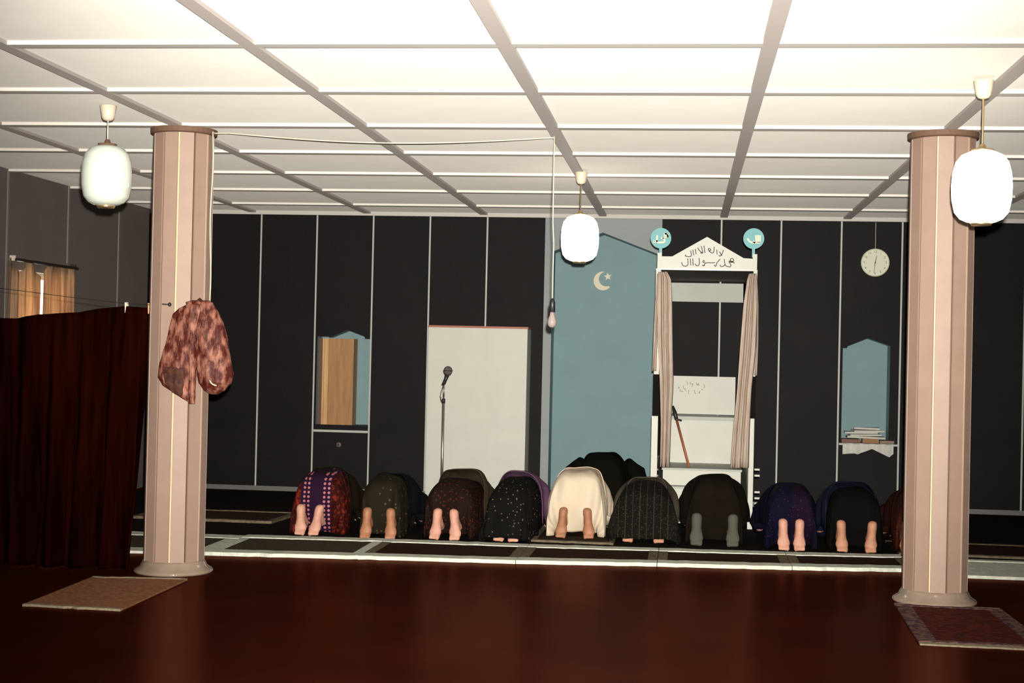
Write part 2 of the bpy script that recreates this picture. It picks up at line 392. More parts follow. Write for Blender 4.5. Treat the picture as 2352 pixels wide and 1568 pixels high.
# left wall with its panels, window hole
WY0, WY1 = onx(30, 650, XL).y, onx(158, 650, XL).y
WZ1 = onx(90, 626, XL).z; WZ0 = 1.05; WTOP = onx(90, 603, XL).z
wl = obj('wall_left', B(XL-.30, XL-.26, YB-.2, D+.5, -.1, HC+.15), M['plain']); tag(wl, kind='structure')
lj = [onx(15, 560, XL).y, onx(158, 500, XL).y, onx(272, 560, XL).y]
step = (lj[2]-lj[0])/2
ljs = [lj[0] + k*step for k in range(-8, 4)]
ljs = [y for y in ljs if YB < y < D-.2]
edges = [YB] + ljs + [D]
for k in range(len(edges)-1):
    a, c = edges[k]+.004, edges[k+1]-.004
    bm = NB()
    if a < WY1 and c > WY0:
        if WY0 > a: box(bm, XL-.26, XL, a, WY0, 0, HC)
        if WY1 < c: box(bm, XL-.26, XL, WY1, c, 0, HC)
        ya, yc = max(a, WY0), min(c, WY1)
        box(bm, XL-.26, XL, ya, yc, 0, WZ0); box(bm, XL-.26, XL, ya, yc, WZ1, HC)
    else: box(bm, XL-.26, XL, a, c, 0, HC)
    obj('wall_panel', bm, M['leftw'], wl)
for y in ljs:
    if WY0-.05 < y < WY1+.05:
        obj('joint_strip', B(XL, XL+.008, y-.014, y+.014, WTOP+.03, HC), M['leftj'], wl)
    else: obj('joint_strip', B(XL, XL+.008, y-.014, y+.014, 0, HC), M['leftj'], wl)
obj('joint_strip', B(XL, XL+.06, D-.075, D-.05, 0, HC-.045), M['black'], wl)
# window in the left wall
wn = obj('window_1', B(XL-.20, XL-.19, WY0, WY1, WZ0, WZ1), None); tag(wn, kind='structure')
gm, N, L, b = nm('window_daylight'); b.inputs['Base Color'].default_value = (.8, .85, .8, 1); b.inputs['Roughness'].default_value = .1
b.inputs['Emission Color'].default_value = (1, .95, .82, 1); b.inputs['Emission Strength'].default_value = 6
wn.data.materials.append(gm)
bm = NB()
for a, c in ((WY0, WY0+.05), (WY1-.05, WY1), ((WY0+WY1)/2-.03, (WY0+WY1)/2+.03)): box(bm, XL-.185, XL-.13, a, c, WZ0, WZ1)
box(bm, XL-.186, XL-.131, WY0, WY1, WZ0, WZ0+.05); box(bm, XL-.186, XL-.131, WY0, WY1, WZ1-.05, WZ1)
obj('window_frame', bm, M['white'], wn)
o = obj('wall_right', B(XR, XR+.15, YB-.2, D+.5, -.1, HC+.15), M['plain']); tag(o, kind='structure')
o = obj('wall_front', B(XL-.3, XR+.15, YB-.3, YB-.2, -.1, HC+.15), M['plain']); tag(o, kind='structure')
for o in (ceil,): pass

# window curtains (translucent cloth)
lm, N, L, b = nm('window_curtain_cloth')
tcn = N.new('ShaderNodeTexCoord'); mp = N.new('ShaderNodeMapping'); mp.inputs['Scale'].default_value = (1, 10, .5); L.new(tcn.outputs['Object'], mp.inputs[0])
nz = N.new('ShaderNodeTexNoise'); nz.inputs['Scale'].default_value = 3; L.new(mp.outputs[0], nz.inputs[0])
rr = N.new('ShaderNodeValToRGB'); rr.color_ramp.elements[0].color = (.38, .22, .13, 1); rr.color_ramp.elements[1].color = (.68, .47, .28, 1)
rr.color_ramp.elements[0].position = .35; rr.color_ramp.elements[1].position = .65
L.new(nz.outputs['Fac'], rr.inputs[0]); L.new(rr.outputs[0], b.inputs['Base Color']); b.inputs['Roughness'].default_value = .9
tr = N.new('ShaderNodeBsdfTranslucent'); L.new(rr.outputs[0], tr.inputs[0]); mx = N.new('ShaderNodeMixShader'); mx.inputs[0].default_value = .45
L.new(b.outputs[0], mx.inputs[1]); L.new(tr.outputs[0], mx.inputs[2]); L.new(mx.outputs[0], N['Material Output'].inputs[0])
def wcurt(y0, y1, seed, label, sag):
    def fn(u, v):
        y = y0+(y1-y0)*u
        top = WTOP - sag(u)
        z = top + (WZ0-.12-top)*v
        return (XL+.05+.018*math.sin(u*26+seed)+.01*math.sin(u*61+seed*2)*v, y + .01*math.sin(v*5+seed), z)
    o = obj('window_curtain', grid(NB(), 60, 14, fn), lm, None, True); solid(o, .002)
    return tag(o, label, 'curtain')
wm = (WY0+WY1)/2
gY0, gY1 = onx(88, 660, XL+.05).y, onx(100, 660, XL+.05).y
wcurt(WY0-.22, gY0, 1, 'left window curtain, thin flowered cloth with a drooping top corner', lambda u: .13*max(0, 1-abs(u-.35)/.22) + .03*abs(math.sin(u*9)) + (.12*max(0, u-.8)/.2))
wcurt(gY1, WY1+.03, 3, 'right window curtain, thin pale cloth hanging straight beside the bright gap', lambda u: .03*abs(math.sin(u*11)) + .12*max(0, .12-u)/.12)
cr = thing('curtain_rod', (XL, wm, WTOP), 'dark rod above the window curtains on the left wall', 'curtain rod')
obj('rod', tube(NB(), [(.06, WY0-.08-wm, -.01), (.06, WY1+.05-wm, -.01)], .014), M['dark'], cr)
for s in (WY0-.07-wm, WY1+.04-wm): obj('bracket', B(0, .05, s-.008, s+.008, -.02, .025), M['cup' if s < 0 else 'dark'], cr)

# ------------------------------------------------------------ columns
def column(px, label, Yc):
    ctr = at(px, 800, Yc); cx, cy = ctr.x, ctr.y
    t = thing('column', (cx, cy, 0), label, 'column', 'faceted columns')
    R = .198
    fa = math.atan2(-cy, -cx)                       # direction from column to camera
    rs = R*math.cos(PI/12)
    hw = R*math.sin(PI/12)
    src = None
    for k in range(12):
        # facet k between vertices at -9+30k and 21+30k degrees (clockwise seen from above = to the right in picture)
        a = fa + math.radians(-9+30*k+15)
        bm = NB(); box(bm, -hw+.006, hw-.006, -.006, .012, .055, HC-.05)
        if src is None: src = obj('board', bm, M['plank'], t)
        else: bm.free()
        p = src if k == 0 else inst(src, 'board', t, (0, 0, 0))
        p.location = (math.cos(a)*(rs-.006), math.sin(a)*(rs-.006), 0); p.rotation_euler.z = a - PI/2
    jj = {}
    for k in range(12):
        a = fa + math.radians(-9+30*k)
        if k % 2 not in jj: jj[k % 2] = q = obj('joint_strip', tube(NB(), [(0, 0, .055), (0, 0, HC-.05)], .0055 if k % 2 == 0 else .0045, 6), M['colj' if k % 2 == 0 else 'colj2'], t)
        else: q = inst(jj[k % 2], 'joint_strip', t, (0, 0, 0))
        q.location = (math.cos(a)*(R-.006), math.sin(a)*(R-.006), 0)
    obj('core', lathe(NB(), [(rs-.02, .03), (rs-.02, HC-.02)], 24), M['cap'], t)
    obj('collar', lathe(NB(), [(R+.005, HC-.062), (R+.022, HC-.055), (R+.024, HC-.021), (R-.01, HC-.021)], 36), M['cap'], t)
    obj('base', lathe(NB(), [(R+.060, .0), (R+.066, .012), (R+.056, .024), (R+.026, .042), (R+.012, .07), (R+.002, .085), (R-.02, .086)], 48), M['base'], t, True)
    return t, Vector((cx, cy, 0)), fa
colL, cL, faL = column(411, 'left beige faceted column, with the velvet bag hanging on it', 9.86)
colR, cR, faR = column(2157, 'right beige faceted column, behind the lit lamp and the red rug', 9.86)

# ------------------------------------------------------------ pendant lamps
SH = [(.055, -.188), (.075, -.183), (.108, -.168), (.135, -.135), (.149, -.07), (.152, 0), (.147, .07), (.132, .125), (.105, .160), (.07, .176), (.05, .180)]
def pendant(x, y, zc, lit, label, group='opal pendant lamps'):
    t = thing('pendant_lamp', (x, y, 0), label, 'lamp', group)
    obj('glass_shade', lathe(NB(), SH, 40, (0, 0, zc)), M['opal_on' if lit else 'opal_off'], t, True)
    obj('top_cap', lathe(NB(), [(.058, zc+.180), (.058, zc+.190), (.02, zc+.196), (.014, zc+.215), (.006, zc+.22)], 24), M['brass' if lit else 'cap'], t, True)
    obj('bottom_cap', lathe(NB(), [(.02, zc-.204), (.05, zc-.202), (.056, zc-.190), (.05, zc-.186)], 24), M['brass'], t, True)
    obj('rod', tube(NB(), [(0, 0, zc+.215), (0, 0, HC-.10)], .005), M['brass'], t)
    obj('ceiling_cup', lathe(NB(), [(.012, HC-.115), (.028, HC-.11), (.038, HC-.095), (.052, HC-.022), (.05, HC-.0205)], 28), M['cup'], t, True)
    return t
for px, py, pw, lit, lab, pc in ((245, 402, 119, 0, 'unlit opal glass pendant lamp at left, before the left column', 253),
                             (1332, 546, 88, 1, 'small-looking lit pendant lamp hanging before the pale niche wall', 1333),
                             (2255, 428, 132, 1, 'lit opal pendant lamp at right, overlapping the right column', 2256)):
    Y = .304*F/pw
    p = at(px, py, Y*1.0)
    pendant(p.x, p.y, p.z, lit, lab)
def lamp_light(p, e): return light('pendant_glow', 'POINT', p, e, GLOW, shadow_soft_size=.15)
for px, py, pw in ((1332, 546, 88), (2255, 428, 132)):
    pass
for (x, y), tx in zip(FILL_PEND, FILL_TXT):
    pendant(x, y, 2.46, 1, 'added unseen opal lamp brightening the ceiling, ' + tx, 'added unseen ceiling-fill lamps')

# ------------------------------------------------------------ cables, bulb
def put(name, bm, m, label, cat, smooth=True, group=None): return tag(obj(name, bm, m, None, smooth), label, cat, group)
cab = [at(496, 302, 9.75)]
YC = 10.05
P0 = Vector((cL.x+.222, cL.y-.02, HC-.035)); P1 = at(1273, 317, YC); P1.z = HC-.03
pts = []
for k in range(25):
    t = k/24; p = P0.lerp(P1, t); p.z -= .055*math.sin(PI*t) ; p.x += .0; pts.append(p)
pts2 = [P0 + Vector((0, 0, 0))]
side = []
for k in range(14):
    t = k/13; py = 303 + (690-303)*t
    v = at(489 - 8*t + 2*math.sin(t*9), py, cL.y-.09); side.append(Vector((max(v.x, cL.x+.2), v.y, v.z)))
side[-1] = side[-1] + Vector((.0, 0, 0))
put('ceiling_cable', tube(NB(), side[::-1] + [P0+Vector((-.004, 0, -.01))] + pts[1:] + [P1+Vector((0, 0, .009))], .0045, 6), M['cable'], 'cream cable running down the left column and sagging along the ceiling', 'cable')
bl = thing('hanging_bulb', (P1.x, P1.y, 0), 'bare unlit bulb in a black socket on a long white cord', 'bulb')
bc = at(1266, 735, P1.y); sk0 = at(1268, 688, P1.y); sk1 = at(1267, 716, P1.y)
zb = bc.z
cp = [(P1.x-P1.x, 0, HC-.03)]
cord = [Vector((0, 0, HC-.024))]
for k, (px, py) in enumerate([(1272, 380), (1271, 450), (1270, 510), (1272, 560), (1270, 620), (1269, 688)]):
    v = at(px, py, P1.y); cord.append(Vector((v.x-P1.x, 0, v.z)))
bx = cord[-1].x
obj('cord', tube(NB(), cord, .004, 6), M['cable'], bl, True)
obj('socket', lathe(NB(), [(.004, sk0.z+.01), (.014, sk0.z), (.019, sk0.z-.02), (.020, sk1.z), (.017, sk1.z-.002)], 20, (bx, 0, 0)), M['dark'], bl, True)
obj('glass_bulb', lathe(NB(), [(.014, sk1.z-.001), (.016, sk1.z-.02), (.026, sk1.z-.045), (.031, sk1.z-.068), (.028, sk1.z-.088), (.016, sk1.z-.102), (0.0, sk1.z-.106)], 24, (bx, 0, 0)), M['bulb'], bl, True)

# ------------------------------------------------------------ hanging cloth at left
YCU = cL.y - .0
def hangcloth():
    tx0 = at(-60, 735, YCU); tx1 = at(349, 707, YCU)
    tops = [(-60, 735), (0, 730), (40, 731), (90, 722), (180, 717), (245, 707), (290, 703), (349, 707)]
    def top(px):
        for (a, ya), (b_, yb) in zip(tops, tops[1:]):
            if px <= b_: return ya + (yb-ya)*(px-a)/(b_-a)
        return 707
    def fn(u, v):
        px = -60 + 409*u
        T = at(px, top(px), YCU); 
        Bx = at(-60 + 372*u, 1322, YCU).x
        z = T.z + (.012-T.z)*v
        amp = .012+.05*v
        x = T.x + (Bx-T.x)*v**1.3
        y = YCU + amp*(math.sin(u*34+1.2*v)+.5*math.sin(u*77-2*v)) - .05*v*u + .012*noise.noise(Vector((u*9, v*5, 1)))
        phi = (1-u)/(v+.12); y += .030*math.sin(11*phi)*min(1, v*2)*math.exp(-phi*.8)
        # gathered folds pulling towards the right pins
        x += .02*v*math.sin(u*34+1.2*v+1.5)
        return (x, y-.02, z)
    o = obj('hanging_cloth', grid(NB(), 150, 40, fn), M['curtain'], None, True); solid(o, .004)
    return tag(o, 'dark red-brown cloth screen pegged to a line beside the left column', 'curtain')
hangcloth()
hook = at(385, 699, cL.y-.2)
line = [at(-60, 655, YCU), at(60, 669, YCU), at(160, 682, YCU), at(290, 697, YCU-.02), at(350, 700, YCU-.08), at(376, 699, cL.y-.206)]
put('line_wire', tube(NB(), line, .0022, 5), M['dark'], 'thin dark wire stretched from the left column across the window', 'wire')
for px, py, m_, lab in ((291, 706, 'ivory', 'pale clothes peg on the hanging cloth, away from the column'), (344, 708, 'woodl', 'orange wooden clothes peg at the cloth corner next to the column')):
    c = at(px, py, YCU-.02)
    t = thing('clothes_peg', (c.x, c.y, c.z), lab, 'clothes peg', 'pegs on the cloth line')
    for s in (-1, 1):
        bm = NB(); prism(bm, [(-.009, .034), (.006, .034), (.010, -.036), (-.006, -.036)], s*.012-.004, s*.012+.004); obj('jaw', bm, M[m_], t)
    obj('spring', tube(NB(), [(-.012, 0, .004), (.014, 0, .004)], .006, 8), M['metal'], t)
t = thing('screw_hook', tuple(hook), 'small dark screw hook in the left column holding the wire', 'hook')
obj('shank', tube(NB(), [(-.035, -.006, .002), (.0, -.006, 0), (.02, 0, 0)], .004, 6), M['dark'], t)
obj('knob', sph(NB(), (.016, -.006, 0), .013, .013, .014), M['dark'], t, True)

# ------------------------------------------------------------ velvet bag on the column
def bag():
    Yb = cL.y - .255
    s = F/Yb
    def q(px, py): v = at(px, py, Yb); return v.x, v.z
    # right lobe and left lobe as lofted sections: (py, left px, right px, depth)
    root = thing('cloth_bag', tuple(at(460, 690, cL.y-.2)), 'crushed red-brown velvet bag hanging on the left column', 'bag')
    rl = Vector(root.location)
    def lobe(name, secs, m, seg=40, wr=.012, yo=0, seed=0):
        def fn(u, v):
            k = v*(len(secs)-1); i = min(int(k), len(secs)-2); f = k-i; f = f*f*(3-2*f)
            a, c = secs[i], secs[i+1]
            py, l, r_, d = [a[n_]+(c[n_]-a[n_])*f for n_ in range(4)]
            xc, zc = q((l+r_)/2, py); hw = (r_-l)/2/s
            th = 2*PI*u
            w = 1 + .10*math.sin(th*7+v*2+seed)*min(1, v*2) + .05*math.sin(th*15+v*5)
            n_ = noise.noise(Vector((math.cos(th)*2, math.sin(th)*2, v*4+seed)))*wr
            x = xc + math.cos(th)*(hw*(1 + .04*math.sin(v*20+seed)) )
            y = Yb + yo + math.sin(th)*d*w + n_
            return Vector((x, y, zc + n_*.5)) - rl
        bm = grid(NB(), seg, 44, fn, True)
        bm.verts.ensure_lookup_table()
        bm.faces.new(bm.verts[:seg][::-1]); bm.faces.new(bm.verts[-seg:])
        return obj(name, bm, m, root, True)
    lobe('right_pouch', [(690, 440, 480, .01), (694, 425, 492, .03), (712, 430, 503, .04), (740, 436, 513, .055), (780, 440, 524, .065), (820, 446, 533, .075), (855, 452, 538, .08), (880, 457, 532, .075), (895, 466, 520, .055), (903, 480, 505, .02), (905, 488, 500, .008)], M['velvet'], seed=1)
    lobe('left_flap', [(698, 432, 470, .008), (708, 412, 480, .02), (722, 398, 478, .03), (760, 386, 474, .035), (800, 376, 466, .04), (840, 367, 456, .045), (868, 362, 452, .045), (885, 372, 452, .04), (900, 398, 452, .03), (915, 420, 452, .02), (921, 432, 448, .008)], M['velvet'], seed=4, yo=-.02)
    lobe('middle_fold', [(700, 440, 470, .01), (740, 436, 462, .02), (800, 438, 458, .03), (860, 440, 458, .03), (905, 440, 455, .022), (926, 441, 455, .012)], M['velvet'], seed=7, yo=-.062, wr=.006)
    lobe('dark_patch', [(843, 384, 428, .004), (850, 383, 430, .01), (870, 382, 430, .012), (885, 388, 430, .012), (900, 402, 428, .008), (908, 416, 426, .003)], M['velvet_dk'], seed=3, yo=-.062, wr=.003)
    bm = NB(); pp = []  # small ivory arc in front of the right pouch
    for k in range(9):
        a = math.radians(195 + 75*k/8); v = at(498+17*math.cos(a), 868-17*math.sin(a), Yb-.09); pp.append(v - rl)
    obj('pale_arc', tube(bm, pp, [.002]+[.0045]*7+[.002], 8), M['ivory'], root, True)['label'] = 'white curved arc'
    obj('loop', tube(NB(), [Vector((.02, .0, -.01)), Vector((0, -.01, .012)), Vector((-.03, -.0, -.012))], .008, 8), M['velvet_dk'], root, True)
bag()

# ------------------------------------------------------------ wall items: box cupboard, microphone, clock, crescent
YF = D-.38
a = at(985, 748, YF); c = at(1212, 748, YF)
t = thing('cupboard', ((a.x+c.x)/2, YF, .007), 'plain white cupboard behind the microphone, with a red-edged top', 'cupboard')
hw = (c.x-a.x)/2; hz = a.z
obj('body', B(-hw, hw, .018, .376, .0, hz-.02), M['white'], t)
obj('front_panel', B(-hw, hw, 0, .0175, .0, hz-.02), M['white'], t)
obj('top_edge', B(-hw-.006, hw+.006, -.006, .37, hz-.0195, hz), M['redwood'], t)
Ym = 14.1
h = at(1029, 851, Ym); base = at(1022, 851, Ym)
t = thing('microphone_stand', (h.x-.035, Ym, .007), 'thin chrome microphone stand in front of the white cupboard', 'microphone stand')
zj = at(1023, 922, Ym).z
obj('base', lathe(NB(), [(.14, 0), (.14, .012), (.05, .03), (.014, .045)], 32), M['dark'], t, True)
obj('lower_pole', tube(NB(), [(0, 0, .03), (0, 0, zj)], .012, 12), M['metal'], t, True)
obj('clutch', tube(NB(), [(0, 0, zj-.02), (0, 0, zj+.02)], .016, 12), M['dark'], t, True)
obj('upper_pole', tube(NB(), [(0, 0, zj), (0, 0, h.z-.11)], .008, 10), M['metal'], t, True)
t2 = thing('microphone', (h.x, Ym, h.z), 'round-headed microphone clipped on top of the stand', 'microphone')
lm_ = Vector((-.035, 0, -.115))
obj('grille', sph(NB(), (0, 0, 0), .043, .043, .043, 20), mat('mic_grille', (.22, .17, .18), .4, metal=.6, bump=.8, bscale=300), t2, True)
obj('head_band', tube(NB(), [(.0, 0, -.004), (.0, 0, .004)], .0445, 24), M['dark'], t2, True)
obj('handle', tube(NB(), [(-.006, 0, -.038), (-.022, 0, -.085), (-.03, 0, -.12)], [.022, .016, .012], 12), M['dark'], t2, True)
obj('clip', tube(NB(), [(-.026, 0, -.085), (-.045, .0, -.135)], .014, 10), M['dark'], t2, True)
cpts = [Vector((-.04, 0, -.135)), Vector((-.058, 0, -.19)), Vector((-.068, 0, -.24)), Vector((-.055, 0, -.29)), Vector((-.035, -.01, zj-h.z))]
obj('cable', tube(NB(), cpts, .0035, 6), M['dark'], t2, True)

# clock
cc = at(2010, 603, D-.03)
t = thing('wall_clock', tuple(cc), 'round white wall clock hanging from a wire above the right niche', 'clock')
Rk = .143
def rotx(bm): bmesh.ops.rotate(bm, verts=bm.verts, cent=(0, 0, 0), matrix=Matrix.Rotation(PI/2, 3, 'X')); return bm
obj('case', rotx(lathe(NB(), [(Rk, -.022), (Rk, .012), (Rk-.006, .018), (Rk-.012, .014), (Rk-.012, 0)], 48)), mat('clock_rim', (.6, .58, .45), .3), t, True)
obj('dial', rotx(lathe(NB(), [(Rk-.01, .000), (Rk-.01, .006)], 48)), mat('clock_face', (.68, .67, .52), .25, coat=.4), t)
fnt = None
for k in range(1, 13):
    cu = bpy.data.curves.new('num', 'FONT'); cu.body = str(k); cu.size = .034; cu.align_x = 'CENTER'; cu.align_y = 'CENTER'; cu.extrude = .0006
    ob = bpy.data.objects.new('num', cu); COL.objects.link(ob)
    dg = bpy.context.evaluated_depsgraph_get(); me = bpy.data.meshes.new_from_object(ob.evaluated_get(dg)); bpy.data.objects.remove(ob)
    me.materials.append(M['dark'])
    no = bpy.data.objects.new('numeral', me); COL.objects.link(no); no.parent = t
    an = PI/2 - k*PI/6; no.location = (math.cos(an)*(Rk-.033), -.0068, math.sin(an)*(Rk-.033)); no.rotation_euler = (PI/2, 0, 0)
def hand(name, ang, ln, w):
    bm = NB(); prism(bm, [(-w, -.012), (w, -.012), (w*.5, ln), (-w*.5, ln)], -.012, -.010)
    o = obj(name, bm, M['dark'], t); o.rotation_euler.y = ang
hand('hour_hand', math.radians(12), .075, .0045); hand('minute_hand', math.radians(186), .105, .0035)
obj('hanging_wire', tube(NB(), [(0, .006, Rk-.004), (.0, .006, HC-.05-cc.z)], .0022, 5), M['cable'], t)

# crescent and star on the blue niche back
YN = D+.33
cm = lambda px, py: gp(px, py, YN-.012)
bm = NB(); cxp, cyp, r1 = 1385, 645, 21.5
out = []
for k in range(33):
    a_ = math.radians(75 + (318-75)*k/32) ; out.append(cm(cxp+r1*math.cos(a_), cyp-r1*math.sin(a_)))
inn = []
x2, y2, r2 = 1392.5, 640.5, 17
a0 = math.atan2(-(cyp-r1*math.sin(math.radians(318))-y2), cxp+r1*math.cos(math.radians(318))-x2)
a1 = math.atan2(-(cyp-r1*math.sin(math.radians(75))-y2), cxp+r1*math.cos(math.radians(75))-x2)
a0 %= 2*PI; a1 %= 2*PI
for k in range(1, 32):
    a_ = a0 + (a1-a0)*k/32; inn.append(cm(x2+r2*math.cos(a_), y2-r2*math.sin(a_)))
P_ = out; Q_ = [out[-1]] + inn + [out[0]]; Q_ = Q_[::-1]
va = [bm.verts.new((x, YN-.012, z)) for x, z in P_]; vb = [bm.verts.new((x, YN-.012, z)) for x, z in Q_]
for i in range(32):
    fs = [va[i], va[i+1], vb[i+1], vb[i]]
    try: bm.faces.new(fs)
    except Exception: pass
bmesh.ops.remove_doubles(bm, verts=bm.verts, dist=1e-4)
g = bmesh.ops.extrude_face_region(bm, geom=bm.faces[:]); bmesh.ops.translate(bm, verts=[v for v in g['geom'] if isinstance(v, bmesh.types.BMVert)], vec=(0, .0115, 0))
bmesh.ops.recalc_face_normals(bm, faces=bm.faces)
put('crescent', bm, M['ivory'], 'cream crescent emblem on the blue niche wall', 'emblem', False)
sp = []
for k in range(10):
    a_ = PI/2 + k*PI/5 + .12; r_ = 9.5 if k % 2 == 0 else 4; sp.append(cm(1396+r_*math.cos(a_), 635-r_*math.sin(a_)))
put('star', prism(NB(), sp, YN-.012, YN-.0005), M['ivory'], 'small cream five-pointed star beside the crescent', 'emblem', False)

# left niche : upright wooden board
p0, p1 = gp(723, 776, D+.08), gp(815, 776, D+.08); zt = p0[1]; zb_ = HL['b']
t = thing('wooden_chest', (p0[0], D+.03, zb_+.001), 'tall brown wooden case standing in the left wall niche', 'case')
wtot = p1[0]-max(p0[0], HL['x0']+.005); xo = max(p0[0], HL['x0']+.005)-p0[0]; hh = zt-zb_-.002
obj('side_board', B(xo, xo+.052, .05, .20, 0, hh), M['woodd'], t)
obj('front_edge', B(xo+.053, xo+.070, .01, .20, 0, hh), M['woodl'], t); obj('front_edge', B(xo+.071, xo+.086, .022, .20, 0, hh), M['woodl'], t)
obj('front_edge', B(xo+.087, xo+.118, .01, .20, 0, hh), M['woodl'], t)
obj('face_board', B(xo+.119, xo+wtot, .014, .20, 0, hh), M['wood'], t)
bm = NB(); so = at(778, 1021, D-.006)
t = thing('wall_socket', tuple(so), 'small round socket low on the black wall under the left niche', 'socket')
obj('plate', rotx(lathe(NB(), [(.028, -.006), (.028, .004), (.02, .006)], 20)), mat('socket_plate', (.10, .06, .06), .5), t, True)
obj('centre', rotx(lathe(NB(), [(.012, .0045), (.012, .009)], 16)), M['dark'], t)

# right niche : cloth, books, papers
zs = HR['b']; x0n, x1n = HR['x0'], HR['x1']
def zz(u): return 0
cl_l, cl_r = gp(1935, 1020, D-.05)[0], gp(2052, 1020, D-.05)[0]
zig = [(0, -.115), (.24, -.105), (.30, -.115), (.36, -.10), (.58, -.055), (.92, -.135), (1, -.10)]
def clfn(u, v):
    x = cl_l + (cl_r-cl_l)*u
    for (a_, za), (b_, zb2) in zip(zig, zig[1:]):
        if u <= b_+1e-6: dz = za+(zb2-za)*(u-a_)/(b_-a_); break
    if v < .4: return (x, D+.22-.29*v/.4, zs+.004)
    w_ = (v-.4)/.6; return (x, D-.07-.008*math.sin(u*30), zs+.004+(dz)*w_)
o = obj('niche_cloth', grid(NB(), 50, 12, clfn), M['cloth_w'], None, False); solid(o, .003, 1)
tag(o, 'white cloth with zigzag edge hanging over the right niche shelf', 'cloth')
bx_ = [(1933, 1976, 'redwood', 'dark red-brown book lying at the left of the right niche', .034), (1981, 2019, 'wood', 'brown book lying in the middle of the right niche', .042), (2021, 2054, 'woodd', 'dull brown book lying at the right end of the niche shelf', .026)]
for l_, r_, m_, lab, hh in bx_:
    xa, xb = gp(l_, 1005, D-.05)[0], gp(r_, 1005, D-.05)[0]
    t = thing('book', ((xa+xb)/2, D-.05, zs+.008), lab, 'book', 'books on the right niche shelf')
    w2 = (xb-xa)/2-.002
    mm = {'redwood': mat('book_red', (.16, .06, .03), .6), 'wood': mat('book_brown', (.28, .12, .035), .6), 'woodd': mat('book_tan', (.24, .15, .10), .6)}[m_]
    obj('lower_cover', B(-w2, w2, -.004, .20, 0, .004), mm, t); obj('upper_cover', B(-w2, w2, -.004, .20, hh-.004, hh), mm, t)
    obj('spine', B(-w2, w2, -.008, -.004, 0, hh), mm, t); obj('pages', B(-w2+.004, w2-.004, -.003, .195, .0042, hh-.0042), M['paper'], t)
zp = zs+.053
labs = ['lowest', 'second', 'third', 'fourth', 'topmost']
for k, (l_, r_, rot) in enumerate([(1945, 2032, 0), (1950, 2022, 4), (1940, 2015, -3), (1958, 2028, 6), (1962, 2020, -5)]):
    xa, xb = gp(l_, 990, D+.05)[0], gp(r_, 990, D+.05)[0]
    bm = B(-(xb-xa)/2, (xb-xa)/2, -.09, .09, 0, .019)
    for v in bm.verts: v.co.z += .012*noise.noise(v.co*8+Vector((k, 0, 0)))
    t = obj('paper_sheaf', bm, M['paper'], None); t.location = ((xa+xb)/2, D+.07, zp+k*.0215); t.rotation_euler.z = math.radians(rot)
    tag(t, '%s white sheaf of papers piled on the books in the right niche' % labs[k], 'papers', 'paper pile in the right niche')

# ------------------------------------------------------------ pulpit
YP = 13.6
def pp(px, py, Y=YP): v = at(px, py, Y); return v.x, v.z
xl0, xl1 = pp(1509, 700)[0], pp(1522, 700)[0]; xr0, xr1 = pp(1722, 700)[0], pp(1735, 700)[0]
zl, zt, zg = pp(1620, 620)[1], pp(1620, 592)[1], pp(1624, 546)[1]
pc = (xl0+xr1)/2
pu = thing('pulpit', (pc, YP, .007), 'tall white stepped pulpit with a gabled canopy, right of the blue niche', 'pulpit')
def part(name, bm, m, smooth=False): 
    bmesh.ops.translate(bm, verts=bm.verts, vec=(-pc, -YP, 0)); return obj(name, bm, m, pu, smooth)
# side walls of the stair (low) and corner posts: white below, black, white above
zA, zB_ = pp(1508, 957)[1], pp(1508, 861)[1]
for a_, c_ in ((xl0-.025, xl1-.02), (xr0+.018, xr1+.012)):
    part('lower_post', box(NB(), a_, c_, YP, YP+.06, 0, zA), M['white'])
    part('dark_post', box(NB(), a_+.008, c_+.008, YP+.004, YP+.056, zA, zB_), M['matte'])
    part('upper_post', box(NB(), a_+.010, c_, YP+.002, YP+.058, zB_, zl+.002), M['white'])
    part('side_wall', box(NB(), a_+.012, c_-.012, YP+.06, D-.02, 0, .5), M['white'])
    part('rear_post', box(NB(), a_, c_, D-.08, D-.03, .5, zl), M['matte'])
part('pediment', prism(NB(), [(xl0, zl), (xr1, zl), (xr1, zt-.012), (pp(1708, 588)[0], zt-.006), (pp(1624, 546)[0], zg), (pp(1544, 584)[0], zt), (xl0, zt)], YP-.02, YP), M['white'])
part('cornice_strip', box(NB(), xl0-.003, xr1+.003, YP-.034, YP-.0205, zl-.012, zl+.002), mat('cornice_gloss', (.45, .33, .28), .2))
for a_, c_ in ((xl0-.004, xl0+.034), (xr1-.032, xr1+.006)): part('finial_post', box(NB(), a_, c_, YP-.035, YP-.0202, zl+.002, zt+.03), M['white'])
part('canopy_roof', box(NB(), xl0, xr1, YP+.001, D-.02, zl, zl+.02), mat('canopy_board', (.085, .06, .038), .7))
part('canopy_side', box(NB(), xl0, xl0+.02, YP+.001, D-.02, zl+.02, zt-.02), M['white']); part('canopy_side', box(NB(), xr1-.02, xr1, YP+.001, D-.02, zl+.02, zt-.02), M['white'])
